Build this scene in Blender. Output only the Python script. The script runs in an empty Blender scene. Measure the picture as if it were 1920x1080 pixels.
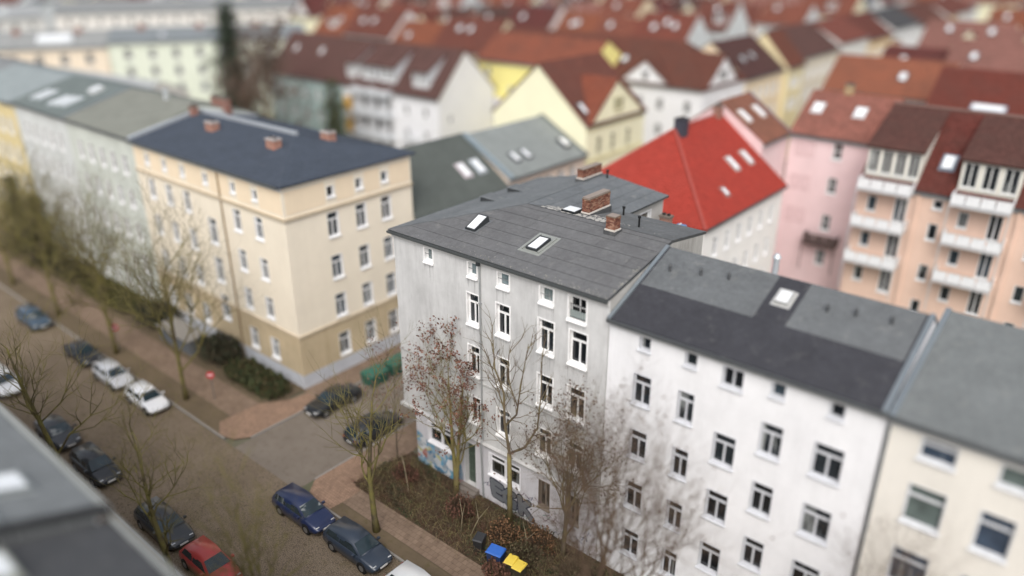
import bpy, math, random
from mathutils import Vector, Matrix
R = math.radians
random.seed(7)
# ---------------------------------------------------------------- camera, sky, sun, exposure
S = bpy.context.scene
COL = S.collection
AZ = R(40.0); TH = math.atan(645.0 / 1450.0); CAM = Vector((34.69, -29.89, 33.0))
cd = bpy.data.cameras.new('camera'); cam = bpy.data.objects.new('camera', cd); COL.objects.link(cam)
cd.sensor_width = 360.0; cd.lens = 1450.0 / 1920.0 * 360.0
cd.clip_start = 0.5; cd.clip_end = 3000.0
cam.location = CAM; cam.rotation_euler = (math.pi / 2 - TH, 0, AZ)
cd.dof.use_dof = True; cd.dof.focus_distance = 45.0; cd.dof.aperture_fstop = (cd.lens / 1000.0) / 0.96
S.camera = cam
SUN_EL = R(48); SUN_AZ = R(-56)       # the light comes from here, counted from +X
w = bpy.data.worlds.new('World'); S.world = w; w.use_nodes = True
nt = w.node_tree; bg = nt.nodes['Background']
sky = nt.nodes.new('ShaderNodeTexSky'); sky.sky_type = 'NISHITA'; sky.sun_disc = False
sky.sun_elevation = SUN_EL; sky.sun_rotation = R(90) - SUN_AZ; sky.air_density = 1.0; sky.dust_density = 6.0; sky.ozone_density = 1.0
hs = nt.nodes.new('ShaderNodeHueSaturation'); hs.inputs['Saturation'].default_value = 0.42
nt.links.new(sky.outputs[0], hs.inputs['Color']); nt.links.new(hs.outputs[0], bg.inputs[0]); bg.inputs[1].default_value = 0.15
sl = bpy.data.lights.new('sun', 'SUN'); sl.energy = 0.6; sl.angle = R(40); sl.color = (1.0, 0.975, 0.94)
so = bpy.data.objects.new('sun', sl); COL.objects.link(so)
sd = Vector((math.cos(SUN_AZ) * math.cos(SUN_EL), math.sin(SUN_AZ) * math.cos(SUN_EL), math.sin(SUN_EL)))
so.rotation_euler = sd.to_track_quat('Z', 'Y').to_euler(); so.location = (0, -60, 90)
S.view_settings.view_transform = 'Standard'; S.view_settings.look = 'None'
S.view_settings.exposure = 0.42; S.view_settings.gamma = 1.0
S.render.engine = 'CYCLES'; S.cycles.use_denoising = True; S.cycles.max_bounces = 5

# ---------------------------------------------------------------- materials
def C(h, sat=.88):
    h = h.lstrip('#'); o = []
    for i in (0, 2, 4):
        c = int(h[i:i + 2], 16) / 255.0
        o.append(c / 12.92 if c <= 0.04045 else ((c + 0.055) / 1.055) ** 2.4)
    l = .3 * o[0] + .59 * o[1] + .11 * o[2]
    return (*[l + (x - l) * sat for x in o], 1.0)
MC = {}
class NB:
    def __init__(s, name):
        s.m = bpy.data.materials.new(name); s.m.use_nodes = True; s.t = s.m.node_tree
        s.b = s.t.nodes['Principled BSDF']; s.tc = s.t.nodes.new('ShaderNodeTexCoord')
    def n(s, t, **k):
        x = s.t.nodes.new(t)
        for a, v in k.items(): setattr(x, a, v)
        return x
    def l(s, a, b): s.t.links.new(a, b)
    def vec(s, sc=(1, 1, 1), src=None):
        m = s.n('ShaderNodeMapping'); m.inputs['Scale'].default_value = sc
        s.l(src or s.tc.outputs['Object'], m.inputs['Vector']); return m.outputs[0]
    def noise(s, scale, detail=4, rough=.55, sc=(1, 1, 1), src=None):
        x = s.n('ShaderNodeTexNoise'); x.inputs['Scale'].default_value = scale; x.inputs['Detail'].default_value = detail
        x.inputs['Roughness'].default_value = rough; s.l(s.vec(sc, src), x.inputs['Vector']); return x.outputs['Fac']
    def ramp(s, f, *st):
        r = s.n('ShaderNodeValToRGB'); e = r.color_ramp.elements
        while len(e) < len(st): e.new(0.5)
        for i, (p, c) in enumerate(st): e[i].position = p; e[i].color = c if len(c) == 4 else (*c, 1)
        s.l(f, r.inputs[0]); return r.outputs[0]
    def mix(s, f, a, b, mode='MIX'):
        x = s.n('ShaderNodeMix', data_type='RGBA', blend_type=mode)
        for i, v in ((0, f), (6, a), (7, b)):
            if isinstance(v, (int, float, tuple)): x.inputs[i].default_value = v
            else: s.l(v, x.inputs[i])
        return x.outputs[2]
    def bump(s, h, st=.3, d=.02):
        x = s.n('ShaderNodeBump'); x.inputs['Strength'].default_value = st; x.inputs['Distance'].default_value = d
        s.l(h, x.inputs['Height']); s.l(x.outputs[0], s.b.inputs['Normal'])
    def done(s, col, rough=.8, metal=0, spec=.5):
        if isinstance(col, tuple): s.b.inputs['Base Color'].default_value = col
        else: s.l(col, s.b.inputs['Base Color'])
        s.b.inputs['Roughness'].default_value = rough; s.b.inputs['Metallic'].default_value = metal
        s.b.inputs['Specular IOR Level'].default_value = spec
        return s.m
def memo(f):
    def g(*a, **k):
        key = (f.__name__, a, tuple(sorted(k.items())))
        if key not in MC: MC[key] = f(*a, **k)
        return MC[key]
    return g
def sh(c, k): return tuple(min(1, x * k) for x in c[:3]) + (1,)
@memo
def plain(h, rough=.6, metal=0, spec=.5):
    b = NB('plain_' + h); c = C(h)
    col = b.mix(b.noise(2.3, 5), sh(c, .82), sh(c, 1.12)); return b.done(col, rough, metal, spec)
@memo
def plaster(h, dirt=.35, dc='#5d5a52', streak=1.0):
    b = NB('plaster_' + h); c = C(h)
    base = b.mix(b.ramp(b.noise(.35, 8, .68), (.3, (0, 0, 0)), (.7, (1, 1, 1))), sh(c, 1 - .22 * min(1, dirt * 1.6)), sh(c, 1.05))
    st = b.noise(1.0, 8, .78, (2.2, 2.2, .28)); blot = b.noise(.22, 4, .6)
    m = b.n('ShaderNodeMath', operation='MULTIPLY'); b.l(b.ramp(st, (.4, (0, 0, 0)), (.85, (1, 1, 1))), m.inputs[0]); b.l(b.ramp(blot, (.3, (0, 0, 0)), (.7, (1, 1, 1))), m.inputs[1])
    m2 = b.n('ShaderNodeMath', operation='MULTIPLY'); b.l(m.outputs[0], m2.inputs[0]); m2.inputs[1].default_value = dirt * streak
    col = b.mix(m2.outputs[0], base, C(dc))
    b.bump(b.noise(30, 3), .15, .01); return b.done(col, .95, 0, .06)
@memo
def felt(h, pale=.0, patch=.25):
    b = NB('felt_' + h); c = sh(C(h), .9)
    base = b.mix(b.noise(.6, 6, .62), sh(c, .72), sh(c, 1.22))
    base = b.mix(b.ramp(b.noise(55, 2), (.4, (0, 0, 0)), (.6, (1, 1, 1))), base, sh(c, .8), 'MIX') if False else base
    oi = b.n('ShaderNodeObjectInfo')
    r = b.n('ShaderNodeMapRange'); b.l(oi.outputs['Random'], r.inputs[0]); r.inputs[3].default_value = 1 - patch * .5; r.inputs[4].default_value = 1 + patch * .5
    base = b.mix(1.0, base, r.outputs[0], 'MULTIPLY')
    base = b.mix(1.0, base, b.ramp(b.noise(3.5, 6, .75), (.3, (.84, .84, .84)), (.7, (1.14, 1.14, 1.14))), 'MULTIPLY')
    g = b.ramp(b.noise(90, 2, .7), (.35, (.8, .8, .8)), (.7, (1.15, 1.15, 1.15)))
    base = b.mix(1.0, base, g, 'MULTIPLY')
    pl = b.ramp(b.noise(1.7, 7, .72), (.56, (0, 0, 0)), (.74, (1, 1, 1)))
    m = b.n('ShaderNodeMath', operation='MULTIPLY'); b.l(pl, m.inputs[0]); m.inputs[1].default_value = .22 + pale
    base = b.mix(m.outputs[0], base, C('#a5a39c'))
    b.bump(b.noise(70, 3), .3, .006); return b.done(base, .95, 0, .1)
@memo
def tiles(h, var=.3, sc=1.0, bl=.4):
    b = NB('tiles_' + h); c = sh(C(h), .74)
    br = b.n('ShaderNodeTexBrick'); b.l(b.vec((sc, sc * 1.15, 1)), br.inputs['Vector'])
    br.inputs['Scale'].default_value = 1; br.inputs['Brick Width'].default_value = .26; br.inputs['Row Height'].default_value = .33
    br.inputs['Mortar Size'].default_value = .022; br.inputs['Color1'].default_value = sh(c, 1 + var * .6); br.inputs['Color2'].default_value = sh(c, 1 - var * .6)
    br.inputs['Mortar'].default_value = sh(c, .45)
    col = b.mix(b.ramp(b.noise(.45, 6, .65), (.4, (0, 0, 0)), (.72, (bl, bl, bl))), br.outputs['Color'], C('#4c3d38'))
    wv = b.n('ShaderNodeTexWave', bands_direction='X'); b.l(b.vec(), wv.inputs['Vector']); wv.inputs['Scale'].default_value = 1.2
    b.bump(wv.outputs['Fac'], .4, .03); return b.done(col, .9, 0, .08)
@memo
def glass(h='#12161a', rough=.08):
    b = NB('glass_' + h); c = C(h); oi = b.n('ShaderNodeObjectInfo')
    ad = b.n('ShaderNodeVectorMath', operation='ADD'); b.l(b.tc.outputs['Object'], ad.inputs[0]); cx = b.n('ShaderNodeCombineXYZ')
    ml = b.n('ShaderNodeMath', operation='MULTIPLY'); b.l(oi.outputs['Random'], ml.inputs[0]); ml.inputs[1].default_value = 37.0
    for i in range(3): b.l(ml.outputs[0], cx.inputs[i])
    b.l(cx.outputs[0], ad.inputs[1])
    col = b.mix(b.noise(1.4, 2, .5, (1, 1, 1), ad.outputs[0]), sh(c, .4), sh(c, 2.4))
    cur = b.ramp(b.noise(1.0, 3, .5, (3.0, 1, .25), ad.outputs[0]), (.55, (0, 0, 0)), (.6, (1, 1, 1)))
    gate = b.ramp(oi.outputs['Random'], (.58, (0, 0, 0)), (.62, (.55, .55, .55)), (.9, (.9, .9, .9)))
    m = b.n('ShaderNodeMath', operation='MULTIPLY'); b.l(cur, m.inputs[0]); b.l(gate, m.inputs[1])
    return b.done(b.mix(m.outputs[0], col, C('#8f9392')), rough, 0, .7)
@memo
def sky_painted_glass():
    b = NB('roof_glass_painted_sky'); return b.done(b.mix(b.noise(.8, 2), C('#dfe5e9'), C('#f4f7f9')), .15, .1, .8)  # bright sky reflection painted into the panes as a near-white base colour
@memo
def brickwork(h='#9a5a40'):
    b = NB('brick_' + h); c = C(h)
    col = b.mix(b.noise(9, 3, .7), sh(c, .55), sh(c, 1.5)); col = b.mix(b.ramp(b.noise(3, 4), (.5, (0, 0, 0)), (.75, (.8, .8, .8))), col, C('#3a2f2a'))
    b.bump(b.noise(40, 3), .4, .01); return b.done(col, .9, 0, .2)
@memo
def brickmap(h='#8d4a38'):
    b = NB('far_brick_' + h); c = C(h)
    sx = b.n('ShaderNodeSeparateXYZ'); b.l(b.tc.outputs['Object'], sx.inputs[0])
    a = b.n('ShaderNodeMath', operation='ADD'); b.l(sx.outputs[0], a.inputs[0]); b.l(sx.outputs[1], a.inputs[1])
    cx = b.n('ShaderNodeCombineXYZ'); b.l(a.outputs[0], cx.inputs[0]); b.l(sx.outputs[2], cx.inputs[1])
    br = b.n('ShaderNodeTexBrick'); b.l(cx.outputs[0], br.inputs['Vector']); br.inputs['Scale'].default_value = 1
    br.inputs['Brick Width'].default_value = .25; br.inputs['Row Height'].default_value = .08; br.inputs['Mortar Size'].default_value = .012
    br.inputs['Color1'].default_value = sh(c, 1.3); br.inputs['Color2'].default_value = sh(c, .7); br.inputs['Mortar'].default_value = C('#a09488')
    return b.done(br.outputs['Color'], .9, 0, .2)
@memo
def ground_mat(name, c1, c2, c3, s1=.35, s2=3.0, cobble=0.0, joints=.0, jw=.3):
    b = NB(name)
    col = b.mix(b.ramp(b.noise(s1, 7, .62), (.35, (0, 0, 0)), (.68, (1, 1, 1))), C(c1), C(c2))
    col = b.mix(b.ramp(b.noise(s2, 6, .7), (.52, (0, 0, 0)), (.72, (.75, .75, .75))), col, C(c3))
    if cobble:
        v = b.n('ShaderNodeTexVoronoi', feature='DISTANCE_TO_EDGE'); v.inputs['Scale'].default_value = cobble; b.l(b.vec(), v.inputs['Vector'])
        e = b.ramp(v.outputs['Distance'], (.02, (.5, .5, .5)), (.14, (1, 1, 1))); col = b.mix(1.0, col, e, 'MULTIPLY')
        b.bump(e, .5, .03)
    elif joints:
        br = b.n('ShaderNodeTexBrick'); b.l(b.vec(), br.inputs['Vector']); br.inputs['Scale'].default_value = 1
        br.inputs['Brick Width'].default_value = jw; br.inputs['Row Height'].default_value = jw; br.inputs['Mortar Size'].default_value = .012
        br.inputs['Color1'].default_value = (1.12, 1.12, 1.12, 1); br.inputs['Color2'].default_value = (.85, .85, .85, 1); br.inputs['Mortar'].default_value = (.5, .5, .5, 1)
        col = b.mix(joints, col, br.outputs['Color'], 'MULTIPLY'); b.bump(b.noise(25, 3), .3, .01)
    else: b.bump(b.noise(25, 4), .4, .02)
    return b.done(col, .97, 0, .05)
@memo
def bark(h='#6b5f45', moss='#7c7434', f=.5):
    b = NB('bark_' + h); c = C(h)
    col = b.mix(b.noise(8, 5, .6, (1, 1, .25)), sh(c, .6), sh(c, 1.3))
    col = b.mix(b.ramp(b.noise(1.2, 5), (.5 - f * .25, (0, 0, 0)), (.75 - f * .25, (1, 1, 1))), col, C(moss))
    b.bump(b.noise(20, 4, .6, (1, 1, .3)), .5, .02); return b.done(col, .95, 0, .15)
@memo
def leafm(h, var=.6):
    b = NB('leaf_' + h); c = C(h)
    return b.done(b.mix(b.ramp(b.noise(2.5, 3), (.3, (0, 0, 0)), (.7, (1, 1, 1))), sh(c, 1 - var * .6), sh(c, 1 + var * .6)), .8, 0, .25)
@memo
def carpaint(h):
    b = NB('paint_' + h); b.b.inputs['Coat Weight'].default_value = .6; b.b.inputs['Coat Roughness'].default_value = .08
    return b.done(C(h), .35, .15, .5)
WHITE = '#e4e5e6'

# ---------------------------------------------------------------- mesh helpers
class MB:
    def __init__(s): s.v = []; s.f = []; s.m = []
    def face(s, pts, m=0):
        i = len(s.v); s.v += [tuple(p) for p in pts]; s.f.append(tuple(range(i, i + len(pts)))); s.m.append(m)
    def hexa(s, p, m=0):       # p: 4 bottom (ccw from above), 4 top
        i = len(s.v); s.v += [tuple(q) for q in p]
        for f in ((3, 2, 1, 0), (4, 5, 6, 7), (0, 1, 5, 4), (1, 2, 6, 5), (2, 3, 7, 6), (3, 0, 4, 7)):
            s.f.append(tuple(i + k for k in f)); s.m.append(m)
    def box(s, x0, x1, y0, y1, z0, z1, m=0):
        s.hexa(((x0, y0, z0), (x1, y0, z0), (x1, y1, z0), (x0, y1, z0), (x0, y0, z1), (x1, y0, z1), (x1, y1, z1), (x0, y1, z1)), m)
    def slab(s, pts, off, m=0, mside=None):    # polygon extruded by vector off
        off = Vector(off); n = len(pts); P = [Vector(p) for p in pts]; T = [p + off for p in P]
        i = len(s.v); s.v += [tuple(p) for p in P] + [tuple(p) for p in T]
        nn = Vector((0, 0, 0))
        for k in range(n): nn += P[k].cross(P[(k + 1) % n])
        flip = nn.dot(off) < 0
        def add(f, mm): s.f.append(tuple(reversed(f)) if flip else tuple(f)); s.m.append(mm)
        add([i + k for k in reversed(range(n))], m); add([i + n + k for k in range(n)], m)
        for k in range(n):
            k2 = (k + 1) % n; add((i + k, i + k2, i + n + k2, i + n + k), m if mside is None else mside)
    def tube(s, pts, rad, seg=6, m=0, cap=True):
        P = [Vector(p) for p in pts]; n = len(P); i0 = len(s.v); a = None
        for k in range(n):
            d = (P[min(k + 1, n - 1)] - P[max(k - 1, 0)]).normalized()
            if a is None: a = d.orthogonal().normalized()
            a = (a - d * a.dot(d))
            a = a.normalized() if a.length > 1e-6 else d.orthogonal().normalized()
            b = d.cross(a); r = rad[k] if isinstance(rad, (list, tuple)) else rad
            for j in range(seg):
                t = 2 * math.pi * j / seg; q = P[k] + (a * math.cos(t) + b * math.sin(t)) * r; s.v.append(tuple(q))
        for k in range(n - 1):
            for j in range(seg):
                j2 = (j + 1) % seg
                s.f.append((i0 + k * seg + j, i0 + k * seg + j2, i0 + (k + 1) * seg + j2, i0 + (k + 1) * seg + j)); s.m.append(m)
        if cap:
            s.f.append(tuple(i0 + j for j in reversed(range(seg)))); s.m.append(m)
            s.f.append(tuple(i0 + (n - 1) * seg + j for j in range(seg))); s.m.append(m)
    def mesh(s, name, mats, smooth=False):
        me = bpy.data.meshes.new(name); me.from_pydata(s.v, [], s.f)
        for m in (mats if isinstance(mats, (list, tuple)) else [mats]): me.materials.append(m)
        me.polygons.foreach_set('material_index', s.m)
        if smooth: me.polygons.foreach_set('use_smooth', [True] * len(s.f))
        me.update(); return me
    def build(s, name, mats, parent=None, loc=None, rz=0, smooth=False):
        return link(name, s.mesh(name, mats, smooth), parent, loc, rz)
def link(name, me, parent=None, loc=None, rz=0):
    o = bpy.data.objects.new(name, me); COL.objects.link(o)
    if parent: o.parent = parent
    if loc is not None: o.location = loc
    if rz: o.rotation_euler = (0, 0, rz)
    return o
def empty(name, loc=(0, 0, 0), rz=0, label=None, cat=None, group=None):
    o = bpy.data.objects.new(name, None); COL.objects.link(o); o.location = loc; o.rotation_euler = (0, 0, rz)
    return tag(o, label, cat, group)
def tag(o, label=None, cat=None, group=None, kind=None):
    for k, v in (('label', label), ('category', cat), ('group', group), ('kind', kind)):
        if v: o[k] = v
    return o
def wallgrid(mb, fn, u0, u1, z0, z1, holes, m=0):
    us = sorted({u0, u1, *[h[0] for h in holes], *[h[1] for h in holes]}); zs = sorted({z0, z1, *[h[2] for h in holes], *[h[3] for h in holes]})
    us = [u for u in us if u0 <= u <= u1]; zs = [z for z in zs if z0 <= z <= z1]
    for i in range(len(us) - 1):
        for j in range(len(zs) - 1):
            cu = (us[i] + us[i + 1]) / 2; cz = (zs[j] + zs[j + 1]) / 2
            if any(h[0] < cu < h[1] and h[2] < cz < h[3] for h in holes): continue
            mb.face([fn(us[i], zs[j]), fn(us[i + 1], zs[j]), fn(us[i + 1], zs[j + 1]), fn(us[i], zs[j + 1])], m)

# ---------------------------------------------------------------- windows
WM = {}
def window_mesh(w, h, typ, fm, gm, detail, d, surround):
    key = (round(w, 2), round(h, 2), typ, fm, gm, detail, d, surround)
    if key in WM: return WM[key]
    F = plain(fm, .5); mb = MB(); t = .035; s = .055 if surround else .0
    # lining of the opening, slightly proud of the wall
    fr = -.02
    mb.box(0, t, fr, d, t, h - t); mb.box(w - t, w, fr, d, t, h - t); mb.box(0, w, fr, d, h - t, h); mb.box(0, w, fr, d + .05, 0, t)
    if surround:
        mb.box(-s, -.001, -.025, .01, -.02, h + s); mb.box(w + .001, w + s, -.025, .01, -.02, h + s); mb.box(-.001, w + .001, -.025, .01, h + .001, h + s)
    if detail < 2: mb.hexa(((-.06, -.12, -.07), (w + .06, -.12, -.07), (w + .06, fr - .001, -.05), (-.06, fr - .001, -.05), (-.06, -.12, -.02), (w + .06, -.12, -.02), (w + .06, fr - .001, .03), (-.06, fr - .001, .03)))
    b = .05; y0, y1 = d - .07, d - .005; x0, x1, z0, z1 = t, w - t, t, h - t
    mb.box(x0, x0 + b, y0, y1, z0, z1); mb.box(x1 - b, x1, y0, y1, z0, z1); mb.box(x0 + b, x1 - b, y0, y1, z1 - b, z1); mb.box(x0 + b, x1 - b, y0, y1, z0, z0 + b)
    tz = z0 + (z1 - z0) * .70; yy0, yy1 = y0 + .004, y1 - .004; cx = (x0 + x1) / 2
    if typ in 'TWU': mb.box(x0 + b, x1 - b, y0 - .01, y1 - .004, tz - .06, tz + .05)
    if typ in 'TD': mb.box(cx - .05, cx + .05, yy0, yy1, z0 + b, (tz - .06) if typ == 'T' else z1 - b)
    if typ == 'W':
        mb.box(cx - .09, cx + .09, y0 - .02, y1 - .006, z0 + b, tz - .061); mb.box(cx - .09, cx + .09, y0 - .02, y1 - .006, tz + .051, z1 - b)
    if typ == 'X':
        mb.box(cx - .03, cx + .03, yy0, yy1, z0 + b, z1 - b); mb.box(x0 + b, cx - .031, yy0, yy1, z0 + (z1 - z0) * .5 - .03, z0 + (z1 - z0) * .5 + .03); mb.box(cx + .031, x1 - b, yy0, yy1, z0 + (z1 - z0) * .5 - .03, z0 + (z1 - z0) * .5 + .03)
    gp = MB(); gp.box(x0, x1, d, d + .03, z0, z1)
    if detail == 0:
        i = len(mb.f); mb.box(x0, x1, d, d + .03, z0, z1, 1); mats = [F, glass(gm)]; pm = None
    else: mats = F; pm = gp.mesh('pane', glass(gm))
    sm = None
    if detail == 2:
        q = MB(); q.hexa(((-.05, -.13, -.13), (w + .05, -.13, -.13), (w + .05, fr - .006, -.13), (-.05, fr - .006, -.13), (-.05, -.13, -.06), (w + .05, -.13, -.06), (w + .05, fr - .006, .03), (-.05, fr - .006, .03)))
        sm = q.mesh('sill', F)
    WM[key] = (mb.mesh('window', mats), pm, sm); return WM[key]
def window(root, face, L, u0, u1, z0, z1, typ='T', fm=WHITE, gm='#12161a', detail=1, d=.2, surround=False, name='window'):
    wm, pm, sm = window_mesh(u1 - u0, z1 - z0, typ, fm, gm, detail, d, surround)
    loc, rz = {'front': ((u0, 0, z0), 0), 'right': ((L, u0, z0), math.pi / 2), 'left': ((0, u1, z0), -math.pi / 2)}[face]
    o = link(name, wm, root, loc, rz)
    if pm: link('pane', pm, o)
    if sm: link('sill', sm, o)
    return o
GL = ['#12161a', '#171b1f', '#1d2328', '#0e1114', '#20262a', '#2f3a42']

# ---------------------------------------------------------------- houses
class House: pass
def house(name, label, p0, p1, depth, ze, zr, rv, wallm, roofm, zb=None, front=(), left=(), right=(), ov=.3, ou=0.02, hip=(0, 0),
          fm=WHITE, detail=1, group=None, cat='building', sur=False, fascia='#c9cacb', rt=.16, roofmesh=True, d=.2, gl=None):
    H = House(); p0 = Vector((*p0, 0)); p1 = Vector((*p1, 0)); dv = p1 - p0; L = dv.length; rz = math.atan2(dv.y, dv.x)
    H.root = empty(name, p0, rz, label, cat, group); H.L = L; H.depth = depth; H.rz = rz
    if zb is None: zb = ze
    H.ze, H.zr, H.rv, H.zb = ze, zr, rv, zb
    hl = lambda ws: [(a[0], a[1], a[2], a[3]) for a in ws]
    mb = MB(); zs = min(ze, zb)
    wallgrid(mb, lambda u, z: (u, 0, z), 0, L, 0, ze, hl(front))
    wallgrid(mb, lambda v, z: (L, v, z), 0, depth, 0, zs, hl(right))
    wallgrid(mb, lambda v, z: (0, depth - v, z), 0, depth, 0, zs, [(depth - b, depth - a, c, e) for a, b, c, e in hl(left)])
    mb.face([(L, depth, 0), (0, depth, 0), (0, depth, zb), (L, depth, zb)])
    for u, hp in ((0, hip[0]), (L, hip[1])):
        prof = [(u, 0, zs), (u, depth, zs), (u, depth, zb)] + ([] if hp else [(u, rv, zr)]) + [(u, 0, ze)]
        pp = [q for k, q in enumerate(prof) if q != prof[k - 1]]
        if len(pp) > 2: mb.face(pp if u else pp[::-1])
    H.wall = mb.build('wall', wallm, H.root)
    for face, ws in (('front', front), ('left', left), ('right', right)):
        for a in ws:
            typ = a[4] if len(a) > 4 else 'T'
            window(H.root, face, L, a[0], a[1], a[2], a[3], typ, fm, random.choice(gl or GL), detail, d, sur)
    sf = (zr - ze) / rv; sb = (zr - zb) / (depth - rv) if depth > rv + .01 else 0; H.sf, H.sb = sf, sb
    if roofmesh:
        rb = MB(); up = (0, 0, rt); e = .012
        h0, h1 = hip; ua, ub = -ou, L + ou
        if h0: ua = -ov
        if h1: ub = L + ov
        A = (ua, -ov, ze - ov * sf + e); B = (ub, -ov, ze - ov * sf + e); G = (ub if not h1 else L - h1, rv, zr + e); Q = (ua if not h0 else h0, rv, zr + e)
        bo = ov if depth > rv + .3 else 0
        D = (ub, depth + bo, zb - bo * sb + e); E2 = (ua, depth + bo, zb - bo * sb + e)
        rb.slab([A, B, G, Q], up)
        if depth > rv + .3: rb.slab([Q, G, D, E2], up)
        if h1: rb.slab([B, D, G], up)
        if h0: rb.slab([E2, A, Q], up)
        H.roof = rb.build('roof', roofm, H.root)
    else: H.roof = None
    if fascia:
        q = MB(); q.box(-ou * .5, L + ou * .5, -ov - .1, -ov + .0, ze - ov * sf - .06, ze - ov * sf + .12); q.box(.0, L, -.07, -.004, ze - .34 - ov * sf, ze - ov * sf - .005, 1)
        q.build('gutter', [plain('#6d7275', .5, .6), plain(fascia, .7)], H.root)
    return H
def zroof(H, v): return H.ze + H.sf * v if v <= H.rv else H.zr - H.sb * (v - H.rv)
def on_roof(H, o, u, v, dz=.17):
    o.parent = H.root; sl = H.sf if v <= H.rv else -H.sb
    o.location = (u, v, zroof(H, v) + dz); o.rotation_euler = (math.atan(sl), 0, 0); return o
SKM = {}
def skylight(H, u, v, w=.8, l=1.2, hgt=.16, frame='#43484c', gm=None):
    k = (w, l, hgt, frame, gm)
    if k not in SKM:
        mb = MB(); f = .09; mb.box(-w / 2, -w / 2 + f, -l / 2, l / 2, 0, hgt); mb.box(w / 2 - f, w / 2, -l / 2, l / 2, 0, hgt)
        mb.box(-w / 2 + f, w / 2 - f, -l / 2, -l / 2 + f, 0, hgt); mb.box(-w / 2 + f, w / 2 - f, l / 2 - f, l / 2, 0, hgt)
        mb.box(-w / 2 - .12, w / 2 + .12, -l / 2 - .15, l / 2 + .12, -.02, .012)
        g = MB(); g.box(-w / 2 + f, w / 2 - f, -l / 2 + f, l / 2 - f, hgt - .06, hgt - .025)
        SKM[k] = (mb.mesh('skylight', plain(frame, .5, .3)), g.mesh('pane', gm and glass(gm) or sky_painted_glass()))
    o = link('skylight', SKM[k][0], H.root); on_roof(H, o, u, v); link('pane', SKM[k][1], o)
    return o
def chimney(H, u, v, w=.9, dth=.5, hgt=1.1, mat=None, flues=2, cap='#6f655c'):
    mb = MB(); mb.box(-w / 2, w / 2, -dth / 2, dth / 2, -1.0, hgt - .12); mb.box(-w / 2 - .05, w / 2 + .05, -dth / 2 - .05, dth / 2 + .05, hgt - .12, hgt, 1)
    for k in range(flues):
        c = -w / 2 + (k + .5) * w / flues; mb.box(c - .09, c + .09, -.09, .09, hgt, hgt + .14, 2)
    o = mb.build('chimney', [mat or brickmap(), plain(cap, .9), plain('#2a2422', .9)], H.root); o.location = (u, v, zroof(H, v) + .16); return o
def dormer(H, u, v0, w, zt, roofm, wallm='#e0e1e0', n=2, depth=None, h=None, fm=WHITE, full=False):
    # box dormer: front face at v0, top at height zt, flat-pitched roof running back to the main slope
    zb = zroof(H, v0); mb = MB(); top = zt; vb = (H.rv - .25) if full else min(H.rv, (zt + .35 - H.ze) / H.sf); zk = (zroof(H, vb) + .02 - zt) if full else .42
    hs = [(-w / 2 + w * (k + .12) / n, -w / 2 + w * (k + .88) / n, zb - zb + .35, top - zb - .15) for k in range(n)]
    wallgrid(mb, lambda a, z: (a, 0, z), -w / 2, w / 2, -.2, top - zb, hs)
    for s in (-1, 1):
        f = [(s * w / 2, 0, -.2), (s * w / 2, 0, top - zb), (s * w / 2, vb - v0, top + zk - .07 - zb), (s * w / 2, vb - v0, zroof(H, vb) - zb - .2)]
        mb.face(f if s > 0 else f[::-1])
    o = mb.build('dormer', plaster(wallm, .15), H.root); o.location = (u, v0, zb + .16)
    r = MB(); r.slab([(-w / 2 - .2, -.3, top - zb - .02), (w / 2 + .2, -.3, top - zb - .02), (w / 2 + .2, vb - v0 + .25, top + zk - zb), (-w / 2 - .2, vb - v0 + .25, top + zk - zb)], (0, 0, .14))
    r.build('dormer_roof', roofm, o)
    for a, b2, z0, z1 in hs:
        wm, pm, sm = window_mesh(b2 - a, z1 - z0, 'D', fm, '#171b1f', 0, .12, False); x = link('window', wm, o, (a, 0, z0))
    return o
def balcony(H, u0, u1, z, proj=1.5, face='front', pan='#dcdfe3', base='#b9bbbd'):
    mb = MB(); w = u1 - u0; mb.box(0, w, -proj, -.01, -.16, 0, 1)
    n = max(2, round(w / 1.1))
    mb.box(0, w, -proj - .045, -proj + .035, .94, 1.0, 1)
    for x in (0, w - .05): mb.box(x, x + .05, -proj + .036, -.02, .1, .95)
    for x in (0, w): mb.tube([(x, -proj, -2.9), (x, -proj, 0)], .05, 6, 1)
    o = mb.build('balcony', [plain(pan, .5), plain(base, .6)], H.root); o.location = (u0, 0, z)
    q = MB(); q.box(.04, w / n - .04, -proj - .03, -proj + .02, .08, .92); pm = q.mesh('panel', plain(pan, .5))
    for k in range(n): link('panel', pm, o, (w * k / n, 0, 0))
    return o
def grid_windows(us, zs, w, h, typ='T'):
    return [(u - w / 2, u + w / 2, z, z + h, typ) for z in zs for u in us]

# ---------------------------------------------------------------- ground, roads, pavements
def sheet(name, pts, z, mat, thick=0):
    mb = MB()
    if thick: mb.slab([(x, y, z - thick) for x, y in pts], (0, 0, thick))
    else: mb.face([(x, y, z) for x, y in pts])
    return tag(mb.build(name, mat), kind='structure')
EARTH = ground_mat('earth', '#5f5343', '#6d5f4b', '#565030', .4, 2.2)
ROAD = ground_mat('cobbled_road', '#796b5a', '#877866', '#6b6043', .25, 1.3, 8.5)
ASPH = ground_mat('asphalt', '#736a60', '#7d746a', '#665b4e', .3, 2.0)
WALK = ground_mat('pavement_slabs', '#7a6757', '#877362', '#645446', .4, 2.0, 0, .8, .35)
CLINK = ground_mat('orange_clinker', '#8d7360', '#997c67', '#766050', .5, 2.5, 0, .8, .2)
YARD = ground_mat('yard', '#6b665a', '#5c5f45', '#77705f', .06, .4)
sheet('ground', [(-900, -300), (500, -300), (500, 1100), (-900, 1100)], -.06, YARD)
sheet('main_road', [(-260, -16.2), (80, -16.2), (80, -7.4), (-260, -7.4)], -.03, ROAD)
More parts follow.
